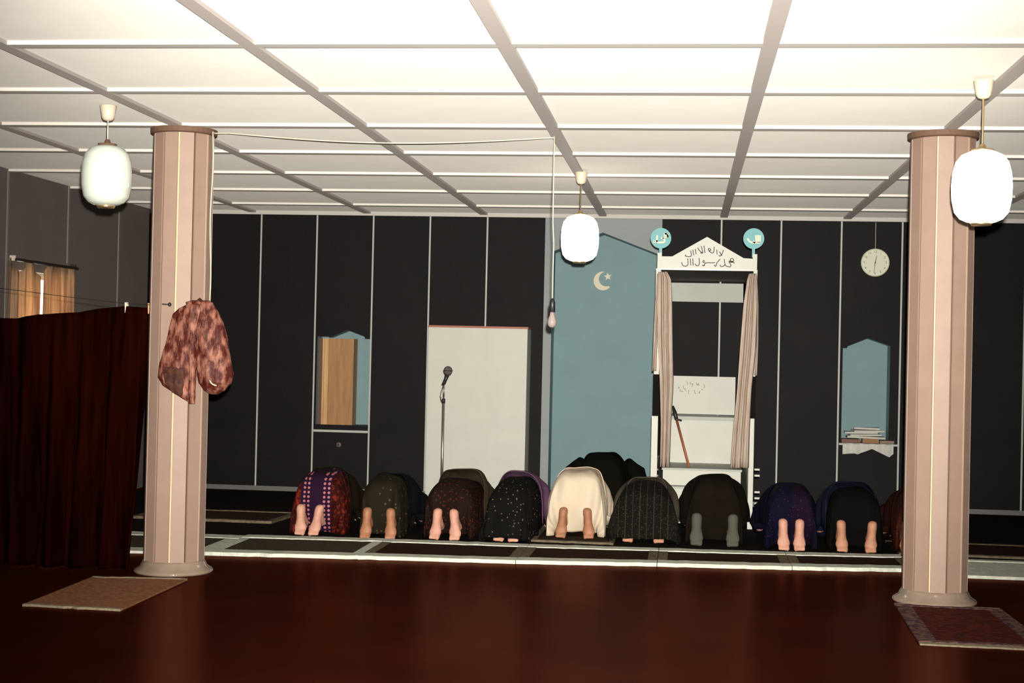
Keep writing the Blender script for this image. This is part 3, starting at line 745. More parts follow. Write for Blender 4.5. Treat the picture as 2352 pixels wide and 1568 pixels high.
# discs with lettering
bm_t = {}
tz = mat('disc_blue', (.17, .42, .44), .6)
for px, py, key in ((1518, 549, 'a'), (1731, 550, 'b')):
    x_, z_ = pp(px, py)
    d_ = rotx(lathe(NB(), [(.092, -.008), (.092, .008)], 40)); bmesh.ops.translate(d_, verts=d_.verts, vec=(x_, YP-.012, z_)); 
    dk = part('disc', d_, tz)
    part('disc_stem', box(NB(), x_-.013, x_+.013, YP-.018, YP-.006, zt-.0, z_-.085), tz)
    bm = NB()
    tr_ = {'a': [[(650, 262), (652, 240), (615, 190), (595, 215), (625, 245), (575, 262), (540, 262)], [(570, 262), (600, 300), (585, 328), (520, 335), (478, 322), (482, 222)], [(482, 300), (470, 318), (425, 325), (440, 300)], [(600, 200), (640, 200), (650, 260)]],
           'b': [[(2115, 222), (2112, 335)], [(2083, 218), (2085, 335)], [(2050, 222), (2055, 330)], [(2118, 338), (2040, 340), (1985, 335), (1945, 315), (1915, 270)], [(2000, 320), (2040, 340)]]}[key]
    for s_ in tr_:
        stroke(bm, [pp(1440+u/6.918, 510+w/6.918, YP-.021) for u, w in s_], .015, YP-.0215)
    bmesh.ops.translate(bm, verts=bm.verts, vec=(-pc, -YP, 0))
    lt = obj('lettering', bm, mat('letter_cream', (.72, .72, .55), .6), dk); solid(lt, .002)
bm = NB()
T = [[(1535, 455), (1508, 520), (1478, 552), (1458, 540)], [(1468, 478), (1508, 548)], [(1428, 448), (1432, 528)],
     [(1385, 405), (1383, 470), (1362, 502), (1325, 490), (1290, 440), (1318, 432), (1330, 462), (1300, 470)],
     [(1222, 385), (1240, 502)], [(1178, 392), (1205, 500), (1165, 498)], [(1122, 420), (1158, 470), (1200, 500)],
     [(1085, 440), (1100, 522)], [(1048, 452), (1062, 540)], [(1012, 465), (1022, 545), (990, 560), (945, 556), (925, 545), (940, 532)],
     [(1715, 662), (1690, 655), (1660, 640), (1640, 610), (1665, 588), (1692, 605), (1690, 635), (1620, 630)], [(1690, 640), (1650, 650), (1620, 640), (1650, 690), (1640, 722), (1590, 715), (1560, 690), (1545, 598)],
     [(1556, 690), (1530, 712), (1490, 716), (1482, 690)], [(1484, 600), (1462, 620), (1430, 660), (1408, 715), (1385, 692)],
     [(1400, 655), (1340, 658), (1290, 656), (1245, 662)], [(1235, 700), (1205, 700), (1195, 698)], [(1245, 662), (1225, 700), (1205, 702)], [(1238, 640), (1215, 622), (1205, 645), (1238, 660)],
     [(1145, 582), (1150, 670), (1130, 702), (1100, 700), (1078, 672)], [(1045, 590), (1052, 702)], [(1008, 590), (1015, 700)],
     [(965, 590), (972, 670), (950, 708), (905, 710), (880, 690), (868, 650)]]
for s_ in T: stroke(bm, [pp(1440+u/6.918, 510+w/6.918, YP-.02) for u, w in s_], .0075, YP-.0215)
o = part('inscription', bm, M['ink']); solid(o, .0015); o['kind'] = 'stuff'
# high back board, seat and steps
x0i, x1i = pp(1540, 700)[0]-.02, pp(1704, 700)[0]+.02
Yb1 = D-.06
zb1, zb2 = at(1620, 652, Yb1).z, at(1620, 695, Yb1).z
part('upper_rail', box(NB(), at(1530, 670, Yb1).x, at(1722, 670, Yb1).x, Yb1-.02, Yb1, zb2, zb1), M['white2'])
for a_ in (at(1531, 670, Yb1).x, at(1709, 670, Yb1).x): pass
part('back_board', box(NB(), x0i, x1i, 15.5, 15.52, .94, at(1620, 866, 15.5).z), M['white'])
part('seat', box(NB(), x0i, x1i, 14.95, 15.5, .90, .935), M['white2'])
part('seat_front', box(NB(), x0i+.01, x1i-.01, 14.98, 15.0, .48, .90), M['white'])
ys = [(13.9, .16), (14.2-.15, .32), (14.2, .48)]
sx0, sx1 = pp(1517, 1000)[0]+.02, pp(1712, 1000)[0]-.01
for (ya, zh), yb in zip(ys, (14.05, 14.2, 14.98)):
    part('riser', box(NB(), sx0, sx1, ya+.015, ya+.03, zh-.16, zh-.02), M['white'])
    part('tread', box(NB(), sx0-.01, sx1+.01, ya, yb, zh-.02, zh), M['white2'])
for px in (1512, 1733):
    for py in (1080, 1094, 1132, 1146, 1158):
        if px == 1512 and py > 1100: continue
        v = at(px, py, YP)
        w_ = .045
        part('peg', box(NB(), v.x-.06 if px == 1512 else v.x, v.x if px == 1512 else v.x+.045, YP+.01, YP+.04, v.z-.008, v.z+.008), M['white'] if px > 1600 else M['dark'])
# faint writing on the back board
bm = NB(); random.seed(3)
for k in range(14):
    px, py = 1560+k*4.3+random.uniform(-1, 1), 885+random.uniform(-9, 14)
    p_ = [(px, py), (px+random.uniform(-3, 3), py+random.uniform(3, 6)), (px+random.uniform(-6, 6), py+random.uniform(2, 9))]
    stroke(bm, [(at(a_, b_, 15.5).x, at(a_, b_, 15.5).z) for a_, b_ in p_], .006, 15.498)
o = part('faint_writing', bm, mat('faint_ink', (.36, .31, .20), .8)); solid(o, .001); o['kind'] = 'stuff'
# drapes on the pulpit
def drape(name, rows, Y, label, n=40, fold=13, lean=0):
    def fn(u, v):
        k = v*(len(rows)-1); i = min(int(k), len(rows)-2); f = k-i
        a_, c_ = rows[i], rows[i+1]; py = a_[0]+(c_[0]-a_[0])*f; l_ = a_[1]+(c_[1]-a_[1])*f; r_ = a_[2]+(c_[2]-a_[2])*f
        q_ = at(l_+(r_-l_)*u, py, Y)
        return (q_.x, Y + .022*math.sin(u*fold)+.009*math.sin(u*fold*2.3+v*3), q_.z)
    o = obj(name, grid(NB(), n, 24, fn), M['drape'], None, True); solid(o, .003)
    return tag(o, label, 'drape', 'net drapes on the pulpit')
YD = YP-.075
drape('pulpit_drape', [(624, 1512, 1532), (640, 1511, 1541), (690, 1510, 1544), (780, 1511, 1545), (880, 1516, 1547), (980, 1518, 1541), (1072, 1516, 1538)], YD, 'long net drape on the left post of the pulpit')
drape('pulpit_drape', [(628, 1721, 1738), (645, 1716, 1738), (700, 1708, 1739), (800, 1700, 1736), (900, 1693, 1726), (990, 1684, 1722), (1074, 1678, 1720)], YD, 'long net drape on the right post of the pulpit')
drape('side_drape', [(628, 1509, 1513), (700, 1505, 1512), (780, 1501, 1510), (852, 1498, 1507)], YD+.06, 'short net drape hanging outside the left post of the pulpit', 16, 7)
drape('side_drape', [(632, 1735, 1739), (700, 1736, 1742), (780, 1735, 1742), (862, 1731, 1739)], YD+.06, 'short net drape hanging outside the right post of the pulpit', 16, 7)
# cane leaning on the pulpit
top, bot = at(1546, 932, 14.6), at(1583, 1076, 14.35)
bot.z = .482
cn = thing('cane', tuple(bot), 'brown cane with a black handle leaning on the pulpit steps', 'cane')
dv = top-bot
obj('shaft', tube(NB(), [Vector((0, 0, .004)), dv*.78], .0115, 10), M['redwood'], cn, True)
obj('handle', tube(NB(), [dv*.78, dv*.9, dv], [.017, .02, .008], 10), M['dark'], cn, True)
obj('hand_guard', tube(NB(), [dv*.79+Vector((-.01, 0, 0)), dv*.78+Vector((.05, 0, -.01))], .008, 8), M['dark'], cn, True)

# ------------------------------------------------------------ rugs
def quadrug(name, cs, label, inner, border, bw=.1, th=.010, fringe=None, cat='rug', z0=.0005, group=None):
    """rug from four floor corners (near-left, near-right, far-right, far-left)"""
    cs = [Vector((c_[0], c_[1])) for c_ in cs]; ct = sum(cs, Vector((0, 0)))/4
    t = thing(name, (ct.x, ct.y, z0), label, cat, group)
    def P(u, v): return (cs[0]*(1-u)*(1-v) + cs[1]*u*(1-v) + cs[2]*u*v + cs[3]*(1-u)*v) - ct
    def strip(nm_, u0, u1, v0, v1, m_, zt_, wob=0):
        n = 14; bm = NB(); top_ = []
        a_ = []; 
        for k in range(n+1):
            u = u0+(u1-u0)*k/n
            w_ = wob*noise.noise(Vector((u*12+ct.x*3, v0*7, 2)))
            lo, hi = P(u, v0)+Vector((0, w_)), P(u, v1)+Vector((0, w_))
            a_.append([bm.verts.new((lo.x, lo.y, 0)), bm.verts.new((lo.x, lo.y, zt_)), bm.verts.new((hi.x, hi.y, zt_)), bm.verts.new((hi.x, hi.y, 0))])
        for k in range(n):
            for q_ in range(4): bm.faces.new((a_[k][q_], a_[k+1][q_], a_[k+1][(q_+1) % 4], a_[k][(q_+1) % 4]))
        bm.faces.new(a_[0]); bm.faces.new(a_[-1][::-1])
        bmesh.ops.recalc_face_normals(bm, faces=bm.faces)
        return obj(nm_, bm, m_, t)
    wd_ = (cs[1]-cs[0]).length; dp = (cs[3]-cs[0]).length
    bu = bw/wd_ if not isinstance(bw, tuple) else bw[0]/wd_; bv = bw/dp if not isinstance(bw, tuple) else bw[1]/dp
    strip('field', bu, 1-bu, bv, 1-bv, inner, th)
    bms, bml = border if isinstance(border, tuple) else (border, border)
    wb_ = .03 if isinstance(bw, tuple) else .0
    strip('long_border', 0, 1, 0, bv, bml, th*1.35, wb_); strip('long_border', 0, 1, 1-bv, 1, bml, th*1.35, wb_)
    if bu > 0:
        strip('side_border', 0, bu, bv, 1-bv, bms, th*1.15); strip('side_border', 1-bu, 1, bv, 1-bv, bms, th*1.15)
    if fringe:
        for v0, v1 in ((-.05*1.2/dp, 0), (1, 1+.05*1.2/dp)): strip('fringe', 0, 1, v0, v1, fringe, th*.9, .012)
    return t
f2 = lambda px, py: (flo(px, py).x, flo(px, py).y)
# white-bordered row of mats in front of the worshippers: near line / far line
def yn(x): return 10.98
xsr = [f2(482, 1270)[0], f2(832, 1278)[0], f2(1190, 1288)[0], f2(1510, 1292)[0], f2(1815, 1300)[0], f2(2095, 1306)[0]]
NR = [f2(482, 1276)[1], f2(840, 1285)[1], f2(1190, 1295)[1], f2(1510, 1301)[1], f2(1815, 1309)[1], f2(2095, 1314)[1]]
FR = [f2(545, 1234)[1], f2(880, 1244)[1], f2(1200, 1256)[1], f2(1520, 1266)[1], f2(1790, 1274)[1], f2(2095, 1282)[1]]
gap = .005
mid = [('olive-centred prayer mat with white borders, first from the left column', M['rug_gr']),
       ('dark brown prayer mat with white borders, second from the left column', M['rug_dk']),
       ('dark brown prayer mat with white borders, in front of the black dotted dress', M['rug_dk']),
       ('dark brown prayer mat with white borders, in front of the grey socks', M['rug_dk']),
       ('dark red-brown prayer mat with white borders, beside the right column', M['rug_dk'])]
for k, (lab, inn_) in enumerate(mid):
    a_, c_ = xsr[k]+gap/2, xsr[k+1]-gap/2
    quadrug('prayer_mat', [(a_, NR[k]), (c_, NR[k+1]), (c_, FR[k+1]), (a_, FR[k])], lab, inn_, (M['tan'] if k else M['white_rug'], M['white_rug']), (.07, .17), .020, cat='mat', group='white-bordered prayer mats')
# far left end of the row, beside the hanging cloth and right of the right column
quadrug('prayer_mat', [(xsr[0]-1.0, NR[0]-.05), (xsr[0]-.01, NR[0]), (xsr[0]-.01, FR[0]), (xsr[0]-1.0, FR[0])], 'prayer mat with white borders glimpsed between cloth screen and left column', M['rug_gr'], (M['white_rug'], M['white_rug']), (.1, .2), .014, cat='mat', group='white-bordered prayer mats')
xr_ = xsr[5]+.01
quadrug('prayer_mat', [(xr_, 11.0), (xr_+1.6, 11.0), (xr_+1.6, 11.93), (xr_, 11.93)], 'broad white cloth mat lying right of the right column', M['white_rug'], M['white_rug'], .1, .016, cat='mat', group='white-bordered prayer mats')
quadrug('prayer_mat', [(xr_, 12.15), (xr_+1.6, 12.15), (xr_+1.6, 13.0), (xr_, 13.0)], 'dark rug with a thin tan near edge, beyond the white mat at right', M['rug_dk'], (M['rug_dk'], M['tan']), (.05, .07), .012, cat='mat', z0=.007)
# carpet under the worshippers
quadrug('carpet_runner', [(-5.6, FR[0]+.03), (5.9, FR[0]+.03), (5.9, 15.70), (-5.6, 15.70)], 'dark brown carpet under the worshippers, reaching to the black wall', M['carpet'], M['carpet'], .05, .006, cat='carpet', z0=.0003)
p_ = f2(470, 1212); p2 = f2(600, 1214)
quadrug('brown_rug', [(p_[0]-.8, 12.74), (p2[0]+.0, 12.70), (p2[0]+.05, 13.5), (p_[0]-.8, 13.5)], 'brown rug with a tan edge, behind the left column', M['rug_br'], M['tan'], (.06, .06), .016, z0=.008)
quadrug('prayer_rug', [(f2(1222, 1243)[0], 12.12), (f2(1412, 1246)[0], 12.10), (f2(1412, 1246)[0], 13.3), (f2(1222, 1243)[0], 13.3)], 'small rug with a pale edge under the white-robed worshipper', M['rug_br'], M['tan'], (.04, .05), .012, z0=.008)
# column rugs
a_ = f2(52, 1392); b_ = f2(276, 1404)
c_ = f2(432, 1332); d_ = (a_[0]+(c_[0]-b_[0]), a_[1]+(c_[1]-b_[1]))
d_ = f2(215, 1327)
quadrug('beige_mat', [a_, b_, c_, d_], 'plain beige mat on the floor before the left column', M['mat_b'], (M['mat_b'], M['fringe']), (.02, .035), .010, cat='mat')
a_ = f2(2110, 1477); b_ = f2(2420, 1492); c_ = f2(2300, 1403); d_ = f2(2056, 1391)
quadrug('red_rug', [a_, b_, c_, d_], 'red patterned rug with fringed ends before the right column', M['rug_red'], M['rug_bord'], (.10, .05), .010, fringe=M['fringe'])

# ------------------------------------------------------------ worshippers
def capsule(bm, a, b_, r1, r2, seg=14):
    a, b_ = Vector(a), Vector(b_); tube(bm, [a, a.lerp(b_, .5), b_], [r1, (r1+r2)/2, r2], seg); sph(bm, a, r1, seg=seg); sph(bm, b_, r2, seg=seg)
def foot(bm, fx, tilt, out, sc=1.0, peek=0):
    tsc = .98
    """foot standing on its toes, sole facing -Y. fx: x of the ball; tilt: sideways lean of heel"""
    secs = [(.250, .012, .014, .055), (.243, .024, .026, .055), (.228, .030, .036, .055), (.20, .031, .042, .055), (.165, .029, .043, .056), (.13, .029, .038, .056), (.10, .033, .032, .055), (.075, .040, .027, .052), (.05, .042, .024, .048), (.03, .037, .022, .045), (.018, .028, .018, .045)]
    rings = []
    for z, w, d, y in secs:
        x = fx + tilt*(z-.03)/.22; seg = 16; w *= 1.22; d *= 1.1
        rings.append([bm.verts.new((x*1 + w*sc*math.cos(2*PI*k/seg), (y+.01) + d*sc*math.sin(2*PI*k/seg), z*sc)) for k in range(seg)])
    for i in range(len(rings)-1):
        for k in range(16): bm.faces.new((rings[i][k], rings[i+1][k], rings[i+1][(k+1) % 16], rings[i][(k+1) % 16]))
    bm.faces.new(rings[0]); bm.faces.new(rings[-1][::-1])
    s = 1 if out > 0 else -1
    for k, (dx, r_, ln) in enumerate([(-.030, .0145, .032), (-.009, .0105, .028), (.008, .010, .026), (.023, .0095, .022), (.036, .009, .018)]):
        x = fx + s*dx*tsc; r_ *= 1.15
        capsule(bm, (x, .035, .028), (x, .022-.0*ln, .012), r_, r_*.9, 10); capsule(bm, (x, .022, .012), (x, .03+ln, r_*.9), r_*.9, r_*.8, 10)
def body_mesh(lf, rf, tl, tr_, head_turn=0, voxel=.010, H=.5, hs=1):
    bm = NB(); k_ = H/.5
    for s, fx, ti in ((-1, lf, tl), (1, rf, tr_)):
        foot(bm, fx, ti, s)
        kx = s*min(max(s*fx, .06), .12)
        capsule(bm, (fx+ti*.8, .07, .19), (fx+ti*.6, .12, .115), .034, .040)
        capsule(bm, (fx+ti*.6, .12, .115), (kx, .28, .075), .036, .044); capsule(bm, (kx, .28, .075), (kx+s*.01, .50, .058), .044, .048)
        capsule(bm, (kx+s*.01, .50, .058), (s*.095*hs, .44, .28*k_), .050, .078*hs)
        sph(bm, (s*.070*hs, .37, .33*k_), .085*hs, .11, .10, 16)
        # arm, forearm on the floor, hand with five fingers
        sh, el, wr_ = Vector((s*.155, .90, .24*k_)), Vector((s*.215, .86, .10)), Vector((s*.17, 1.06, .032))
        capsule(bm, (s*.09, .86, .24*k_), sh, .065, .058); capsule(bm, sh, el, .055, .045); capsule(bm, el, wr_, .045, .028)
        capsule(bm, wr_, wr_+Vector((-s*.01, .06, -.008)), .030, .028); sph(bm, wr_+Vector((-s*.012, .055, -.012)), .042, .048, .015, 12)
        for q_ in range(4):
            bx0 = wr_+Vector((-s*.012+(q_-1.5)*.021, .09, -.014)); ln = (.062, .075, .07, .055)[q_]
            mid_ = bx0+Vector((0, ln*.5, .006)); capsule(bm, bx0, mid_, .0095, .009, 8); capsule(bm, mid_, bx0+Vector((0, ln, -.004)), .009, .0075, 8)
        th0 = wr_+Vector((-s*.045, .03, -.012)); capsule(bm, th0, th0+Vector((-s*.025, .035, 0)), .011, .010, 8); capsule(bm, th0+Vector((-s*.025, .035, 0)), th0+Vector((-s*.028, .06, -.004)), .010, .008, 8)
    capsule(bm, (0, .42, .33*k_), (0, .60, .335*k_), .105*hs, .105*hs, 16); capsule(bm, (0, .60, .335*k_), (0, .84, .26*k_), .105, .115, 16)
    capsule(bm, (0, .86, .26*k_), (0, 1.0, .20), .06, .055)
    hc_ = Vector((head_turn*.02, 1.08, .135))
    sph(bm, hc_, .077, .098, .098, 20); sph(bm, hc_+Vector((0, -.035, -.045)), .055, .055, .05, 14)
    sph(bm, hc_+Vector((0, -.005, -.098)), .014, .026, .022, 10)                     # nose towards the floor
    for s in (-1, 1): sph(bm, hc_+Vector((s*.078, -.01, -.01)), .010, .022, .03, 10); sph(bm, hc_+Vector((s*.03, .02, -.083)), .016, .012, .012, 8)
    sph(bm, hc_+Vector((0, -.045, -.09)), .024, .010, .010, 8)
    me = bpy.data.meshes.new('tmp'); bm.to_mesh(me); bm.free()
    ob = bpy.data.objects.new('tmp', me); COL.objects.link(ob)
    rm = ob.modifiers.new('r', 'REMESH'); rm.mode = 'VOXEL'; rm.voxel_size = voxel
    sm = ob.modifiers.new('s', 'SMOOTH'); sm.iterations = 2; sm.factor = .4
    dg = bpy.context.evaluated_depsgraph_get(); out = bpy.data.meshes.new_from_object(ob.evaluated_get(dg))
    bpy.data.objects.remove(ob)
    out.polygons.foreach_set('use_smooth', [True]*len(out.polygons)); return out
def shell(rows, seed, nu=46, nv=54, fold=.012, p=.50, q=.60, nf=9):
    """cloth over the back of a kneeling figure; rows: (y, halfwidth left, halfwidth right, height, bottom)"""
    def fn(u, v):
        k = v*(len(rows)-1); i = min(int(k), len(rows)-2); f = k-i
        def cr_(n_):
            a_, b2, c2, d2 = rows[max(i-1, 0)][n_], rows[i][n_], rows[i+1][n_], rows[min(i+2, len(rows)-1)][n_]
            return .5*((2*b2)+(c2-a_)*f+(2*a_-5*b2+4*c2-d2)*f*f+(3*b2-a_-3*c2+d2)*f**3)
        y, wl_, wr_, h, b0_ = [cr_(n_) for n_ in range(5)]
        th = PI*(1-u); cs_, sn = math.cos(th), max(0, math.sin(th))
        x = math.copysign(abs(cs_)**p, cs_)*(wr_ if cs_ > 0 else wl_); z = b0_+(h-b0_)*sn**q
        ed = 1-sn
        x += math.copysign(fold, cs_)*ed*math.sin(y*40+seed)*1.2
        n_ = noise.noise(Vector((x*5, y*4, z*5+seed)))*fold*1.5 + noise.noise(Vector((x*14+seed, y*9, z*3)))*fold*.8
        y2 = y + fold*.8*math.sin(u*PI*nf+seed)*(1-v)*1.2 + n_
        return (x+n_*.6, y2, max(.006, z+n_))
    return grid(NB(), nu, nv, fn)
def sleeve(s, mat_, root, r0=.095, r1=.05, sh=.28, col='sleeve', wide=1):
    bm = NB()
    if wide > 1: s *= wide
    tube(bm, [(s*.12, .80, sh), (s*.18, .86, sh*.8), (s*.225, .85, .13), (s*.205, .94, .075), (s*.175, 1.04, .05)], [r0*.9, r0, r0*.78, r0*.62, r1*1.05], 16)
    bmesh.ops.subdivide_edges(bm, edges=bm.edges, cuts=1, use_grid_fill=True)
    for v in bm.verts: v.co.z = max(.004, v.co.z + .012*noise.noise(v.co*14))
    return obj(col, bm, mat_, root, True)
random.seed(11)
def person(px, py, label, skin, skirt_m, shirt_m, W_=.235, H=.50, feet=(-.1, .1), tilt=(0, 0), Wt=None, hem='up', shoulders=.24, hair=M['hair'], asym=0, sock=None, fold=.012, yoff=0, z0=.008, top_w=None, cap=None, rz=0, shm=1, shw=1, wide=1):
    g_ = flo(px, py); seed = px*.013
    me = body_mesh(feet[0], feet[1], tilt[0], tilt[1], H=H, hs=min(1, max(.7, W_/.22)))
    me.materials.clear(); me.materials.append(skin)
    me.name = 'person'
    o = bpy.data.objects.new('person', me); COL.objects.link(o); o.location = (g_.x, g_.y-.01+yoff, z0); o.rotation_euler.z = rz
    tag(o, label, 'person')
    a_ = asym; Wt = Wt or W_*.92
    if hem == 'up':
        rows = [(.20, W_*.80, W_*.80, .03, 0), (.135, W_*.9, W_*.9, .17, .0), (.12, W_*.97, W_*.97, .26, 0), (.125, W_, W_+a_, .34, 0), (.15, W_, W_+a_, H*.86, 0), (.20, W_*.98, W_*.98+a_, H*.95, 0), (.28, W_*.94, W_*.94+a_, H, 0), (.40, Wt, Wt+a_*.5, H*1.01, 0), (.55, Wt*.92, Wt*.92, H*.99, .05), (.70, Wt*.88, Wt*.88, H*.92, .12)]
    elif hem == 'down':
        rows = [(-.03, W_*1.02, W_*1.02, .035, 0), (-.035, W_*1.06, W_*1.06, .08, 0), (.0, W_*1.06, W_*1.06, .2, 0), (.04, W_*1.04, W_*1.04, .3, 0), (.085, W_, W_, .385, 0), (.14, W_*.93, W_*.93, H*.9, 0), (.22, W_*.88, W_*.88, H*.97, 0), (.32, W_*.84, W_*.84, H, 0), (.45, Wt, Wt, H*1.0, 0), (.58, Wt*.92, Wt*.92, H*.97, .06), (.70, Wt*.88, Wt*.88, H*.92, .12)]
    sk = obj('skirt', shell(rows, seed, fold=fold), skirt_m, o, True); solid(sk, .006)
    S = shoulders
    HS = H; H = H*shm; Wq = Wt*shw
    rows = [(.50, Wq*.96+.012, Wq*.96+.012, H*1.03, .10), (.58, Wq*.97+.01, Wq*.97+.01, H*1.02, .14), (.70, S*.92, S*.92, H*.93, .14), (.80, S*1.0, S*1.0, H*.80, .12), (.90, S*.98, S*.98, H*.68, .12), (.97, S*.6, S*.6, H*.52, .14)]
    sh = obj('shirt', shell(rows, seed+3, nv=30, fold=fold*.7), shirt_m, o, True); solid(sh, .006)
    for s in (-1, 1): sleeve(s, shirt_m, o, wide=wide, sh=.28 if wide == 1 else .42)
    bm = NB(); sph(bm, (0, 1.085, .15), .085, .104, .098, 20)
    for v in list(bm.verts):
        if v.co.z < .115 and v.co.y < 1.09: v.co.z = .115
        v.co += v.co.normalized()*.004*noise.noise(v.co*40)
    obj('hair', bm, hair, o, True)
    if cap: obj('skullcap', lathe(NB(), [(.083, .185), (.086, .21), (.07, .24), (.03, .253), (0, .255)], 24, (0, 1.085, 0)), cap, o, True)
    if sock:
        for s, fx, ti in ((-1, feet[0], tilt[0]), (1, feet[1], tilt[1])):
            bm = NB(); foot(bm, fx, ti, s, 1.0)
            for v in bm.verts: v.co.y -= .0
            m2 = bpy.data.meshes.new('t'); bm.to_mesh(m2); bm.free(); ob = bpy.data.objects.new('t', m2); COL.objects.link(ob)
            r_ = ob.modifiers.new('r', 'REMESH'); r_.mode = 'VOXEL'; r_.voxel_size = .008
            dpm = ob.modifiers.new('d', 'DISPLACE'); dpm.strength = .006; dpm.mid_level = 0
            sm = ob.modifiers.new('s', 'SMOOTH'); sm.iterations = 4
            dg = bpy.context.evaluated_depsgraph_get(); m3 = bpy.data.meshes.new_from_object(ob.evaluated_get(dg)); bpy.data.objects.remove(ob)
            m3.polygons.foreach_set('use_smooth', [True]*len(m3.polygons)); m3.materials.clear(); m3.materials.append(sock)
            so_ = bpy.data.objects.new('sock', m3); COL.objects.link(so_); so_.parent = o
    return o
S1 = 290.
pk = (.42, .18, .20)
P1m = bandmat('purple_skirt_dots', [(0, (.085, .010, .006)), (.27, (.022, .006, .018)), (.33, (.03, .008, .03)), (.67, (.022, .006, .018)), (.72, (.12, .010, .006))], 'X', 1.0, mixdots=None)
# purple cloth with vertical rows of pink spots
def spotcloth():
    m, N, L, b = nm('purple_spotted_cloth'); b.inputs['Roughness'].default_value = .85; b.inputs['Specular IOR Level'].default_value = .1
    tc = N.new('ShaderNodeTexCoord'); s = N.new('ShaderNodeSeparateXYZ'); L.new(tc.outputs['Object'], s.inputs[0])
    def M_(op, a_, b__=None, c__=None):
        n = N.new('ShaderNodeMath'); n.operation = op
        for i, v in enumerate((a_, b__, c__)):
            if v is None: continue
            if isinstance(v, (int, float)): n.inputs[i].default_value = v
            else: L.new(v, n.inputs[i])
        return n.outputs[0]
    X, Z = s.outputs['X'], s.outputs['Z']
    res = None
    fz = M_('SUBTRACT', M_('FRACT', M_('MULTIPLY', Z, 1/.036)), .5)
    fz = M_('MULTIPLY', fz, .036)
    for xc in (-.105, -.07, .062, .098):
        dx = M_('SUBTRACT', X, xc); d = M_('SQRT', M_('ADD', M_('MULTIPLY', dx, dx), M_('MULTIPLY', fz, fz)))
        hit = M_('LESS_THAN', d, .0105)
        res = hit if res is None else M_('MAXIMUM', res, hit)
    ax = M_('ABSOLUTE', X)
    red = M_('GREATER_THAN', X, .118); redl = M_('LESS_THAN', X, -.135)
    red = M_('MAXIMUM', red, redl)
    v = N.new('ShaderNodeTexNoise'); v.inputs['Scale'].default_value = 28; L.new(tc.outputs['Object'], v.inputs['Vector'])
    rr = N.new('ShaderNodeValToRGB'); rr.color_ramp.elements[0].position = .5; rr.color_ramp.elements[1].position = .68
    rr.color_ramp.elements[0].color = (.03, .003, .002, 1); rr.color_ramp.elements[1].color = (.17, .018, .007, 1); L.new(v.outputs['Fac'], rr.inputs[0])
    mx = N.new('ShaderNodeMix'); mx.data_type = 'RGBA'; L.new(red, mx.inputs[0]); mx.inputs[6].default_value = (.018, .005, .02, 1); L.new(rr.outputs[0], mx.inputs[7])
    mx2 = N.new('ShaderNodeMix'); mx2.data_type = 'RGBA'; L.new(res, mx2.inputs[0]); L.new(mx.outputs[2], mx2.inputs[6]); mx2.inputs[7].default_value = (.42, .14, .16, 1)
    L.new(mx2.outputs[2], b.inputs['Base Color']); return m
dk = lambda n, c, **k: mat(n, tuple(x*.7 for x in c), .95, spec=.05, **k)
person(718, 1233, 'worshipper in a purple skirt with rows of pink dots and red sides', M['skin2'], spotcloth(), dk('brown_shirt', (.018, .010, .006)), W_=.205, H=.50, feet=(-.115, .0), tilt=(.0, .045), asym=.02, top_w=.16)
person(866, 1241, 'worshipper in a mottled olive-brown skirt, second from the left column', M['skin3'], dotmat('olive_mottle', (.014, .010, .005), (.08, .06, .035), .045, .22), dk('navy_black', (.006, .007, .010)), W_=.175, H=.48, feet=(-.105, .10), tilt=(.012, -.006), shoulders=.25)
person(1018, 1243, 'worshipper in a dark red spotted skirt and a brown jacket, before the white cupboard', M['skin2'], dotmat('dark_red_spots', (.012, .005, .003), (.07, .012, .010), .028, .30), dk('brown_jacket', (.075, .052, .032), var=.2), W_=.205, shm=1.12, shw=1.15, H=.465, feet=(-.085, .085), tilt=(.02, -.02), shoulders=.235, rz=-.12)
person(1160, 1247, 'worshipper in a black dress with pale spots and a lilac shirt, feet covered', M['skin2'], dotmat('black_spotted', (.004, .0035, .003), (.13, .09, .06), .034, .20), dk('lilac_shirt', (.20, .10, .18), var=.3), W_=.185, shm=1.04, shw=1.12, H=.49, feet=(-.06, .06), hem='down', shoulders=.25, rz=-.1)
person(1319, 1243, 'worshipper in a cream white robe, bare feet showing, next to the spotted dress', M['skin3'], mat('white_robe', (.66, .55, .41), .9, var=.05, bump=.25, bscale=18), mat('white_robe_top', (.64, .52, .39), .9, bump=.2, bscale=18), W_=.235, H=.53, feet=(-.115, .115), tilt=(.02, -.02), shoulders=.25, fold=.018, Wt=.215, z0=.021)
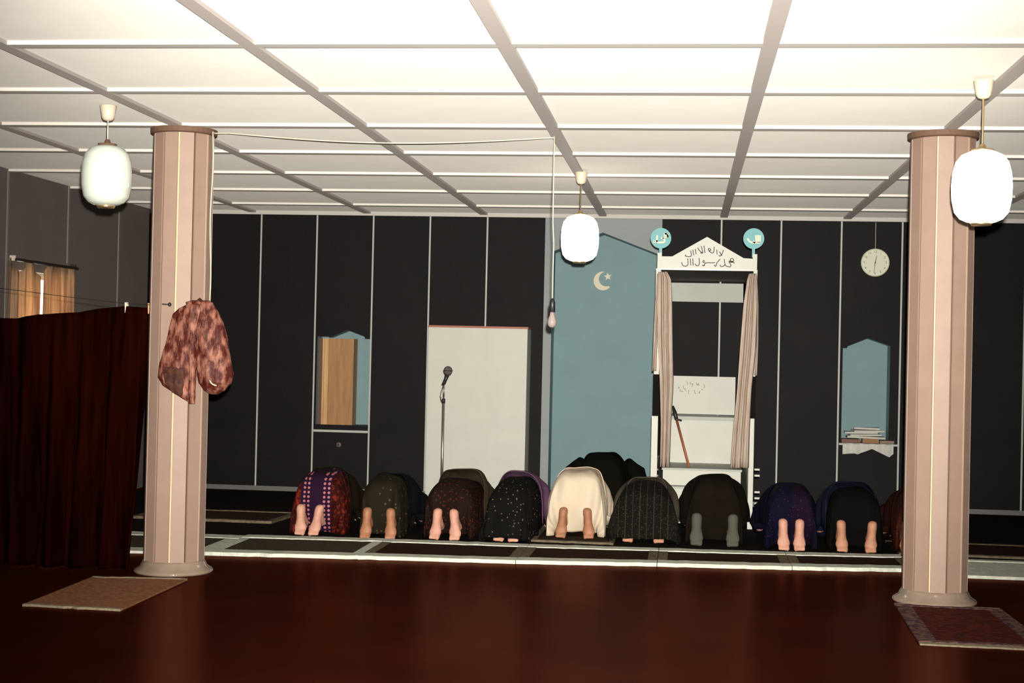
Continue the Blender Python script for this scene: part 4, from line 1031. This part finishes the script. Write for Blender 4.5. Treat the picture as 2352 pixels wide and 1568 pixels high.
person(1478, 1251, 'worshipper in a black pin-striped long robe, only the toes showing', M['skin'], bandmat('pinstripe', [(0, (.007, .006, .004)), (.20, (.028, .024, .016)), (.21, (.006, .005, .0035)), (.28, (.028, .024, .016)), (.29, (.006, .005, .0035)), (.36, (.028, .024, .016)), (.37, (.006, .005, .0035)), (.44, (.028, .024, .016)), (.45, (.006, .005, .0035)), (.52, (.028, .024, .016)), (.53, (.006, .005, .0035)), (.60, (.028, .024, .016)), (.61, (.006, .005, .0035)), (.68, (.028, .024, .016)), (.69, (.006, .005, .0035)), (.76, (.028, .024, .016)), (.77, (.007, .006, .004))][:30], 'X', 1.4, mixdots=((.035, .03, .02), .02, .22)), dk('grey_brown', (.11, .088, .062)), W_=.27, shm=1.03, shw=1.12, H=.465, feet=(-.13, .12), hem='down', shoulders=.28, Wt=.17, yoff=.05)
person(1641, 1256, 'worshipper in dark brown clothes with grey socks, before the pulpit', M['skin3'], dk('dark_brown', (.014, .010, .006), var=.3), dk('dark_brown_top', (.011, .009, .006)), W_=.215, H=.525, feet=(-.145, .145), tilt=(-.0, .0), shoulders=.30, sock=M['sock'])
person(1819, 1268, 'worshipper in navy blue with a purple back panel, feet close together', M['skin2'], bandmat('navy_purple', [(0, (.003, .0025, .013)), (.5, (.009, .003, .012)), (.66, (.004, .003, .009))], 'X', 1.0, mixdots=((.05, .012, .035), .03, .16)), dk('navy_top', (.006, .006, .018)), W_=.20, H=.485, feet=(-.062, .060), tilt=(-.01, -.0), shoulders=.25)
person(1968, 1272, 'worshipper in black trousers and a dark blue shirt, just left of the right column', M['skin'], dk('black_trousers', (.006, .0055, .005)), dk('blue_shirt', (.018, .021, .05), var=.3), W_=.21, shm=1.07, shw=1.1, H=.475, feet=(-.11, .11), tilt=(-.012, .014), shoulders=.27)
person(2124, 1275, 'worshipper in dark red clothes mostly hidden behind the right column', M['skin3'], dotmat('dark_red_cloth', (.040, .008, .004), (.10, .02, .01), .03, .22), dk('red_brown_top', (.03, .008, .005)), W_=.20, H=.47, feet=(-.14, .09), shoulders=.24)
im = at(1385, 1110, 14.0)
g0 = person(1385, 1170, 'prayer leader in a wide black robe, bowed alone ahead of the row', M['skin3'], dk('black_robe', (.007, .007, .004)), dk('black_robe_top', (.006, .006, .004)), W_=.245, H=.545, feet=(-.1, .1), hem='down', shoulders=.27, Wt=.235, wide=1.75, yoff=-.6)
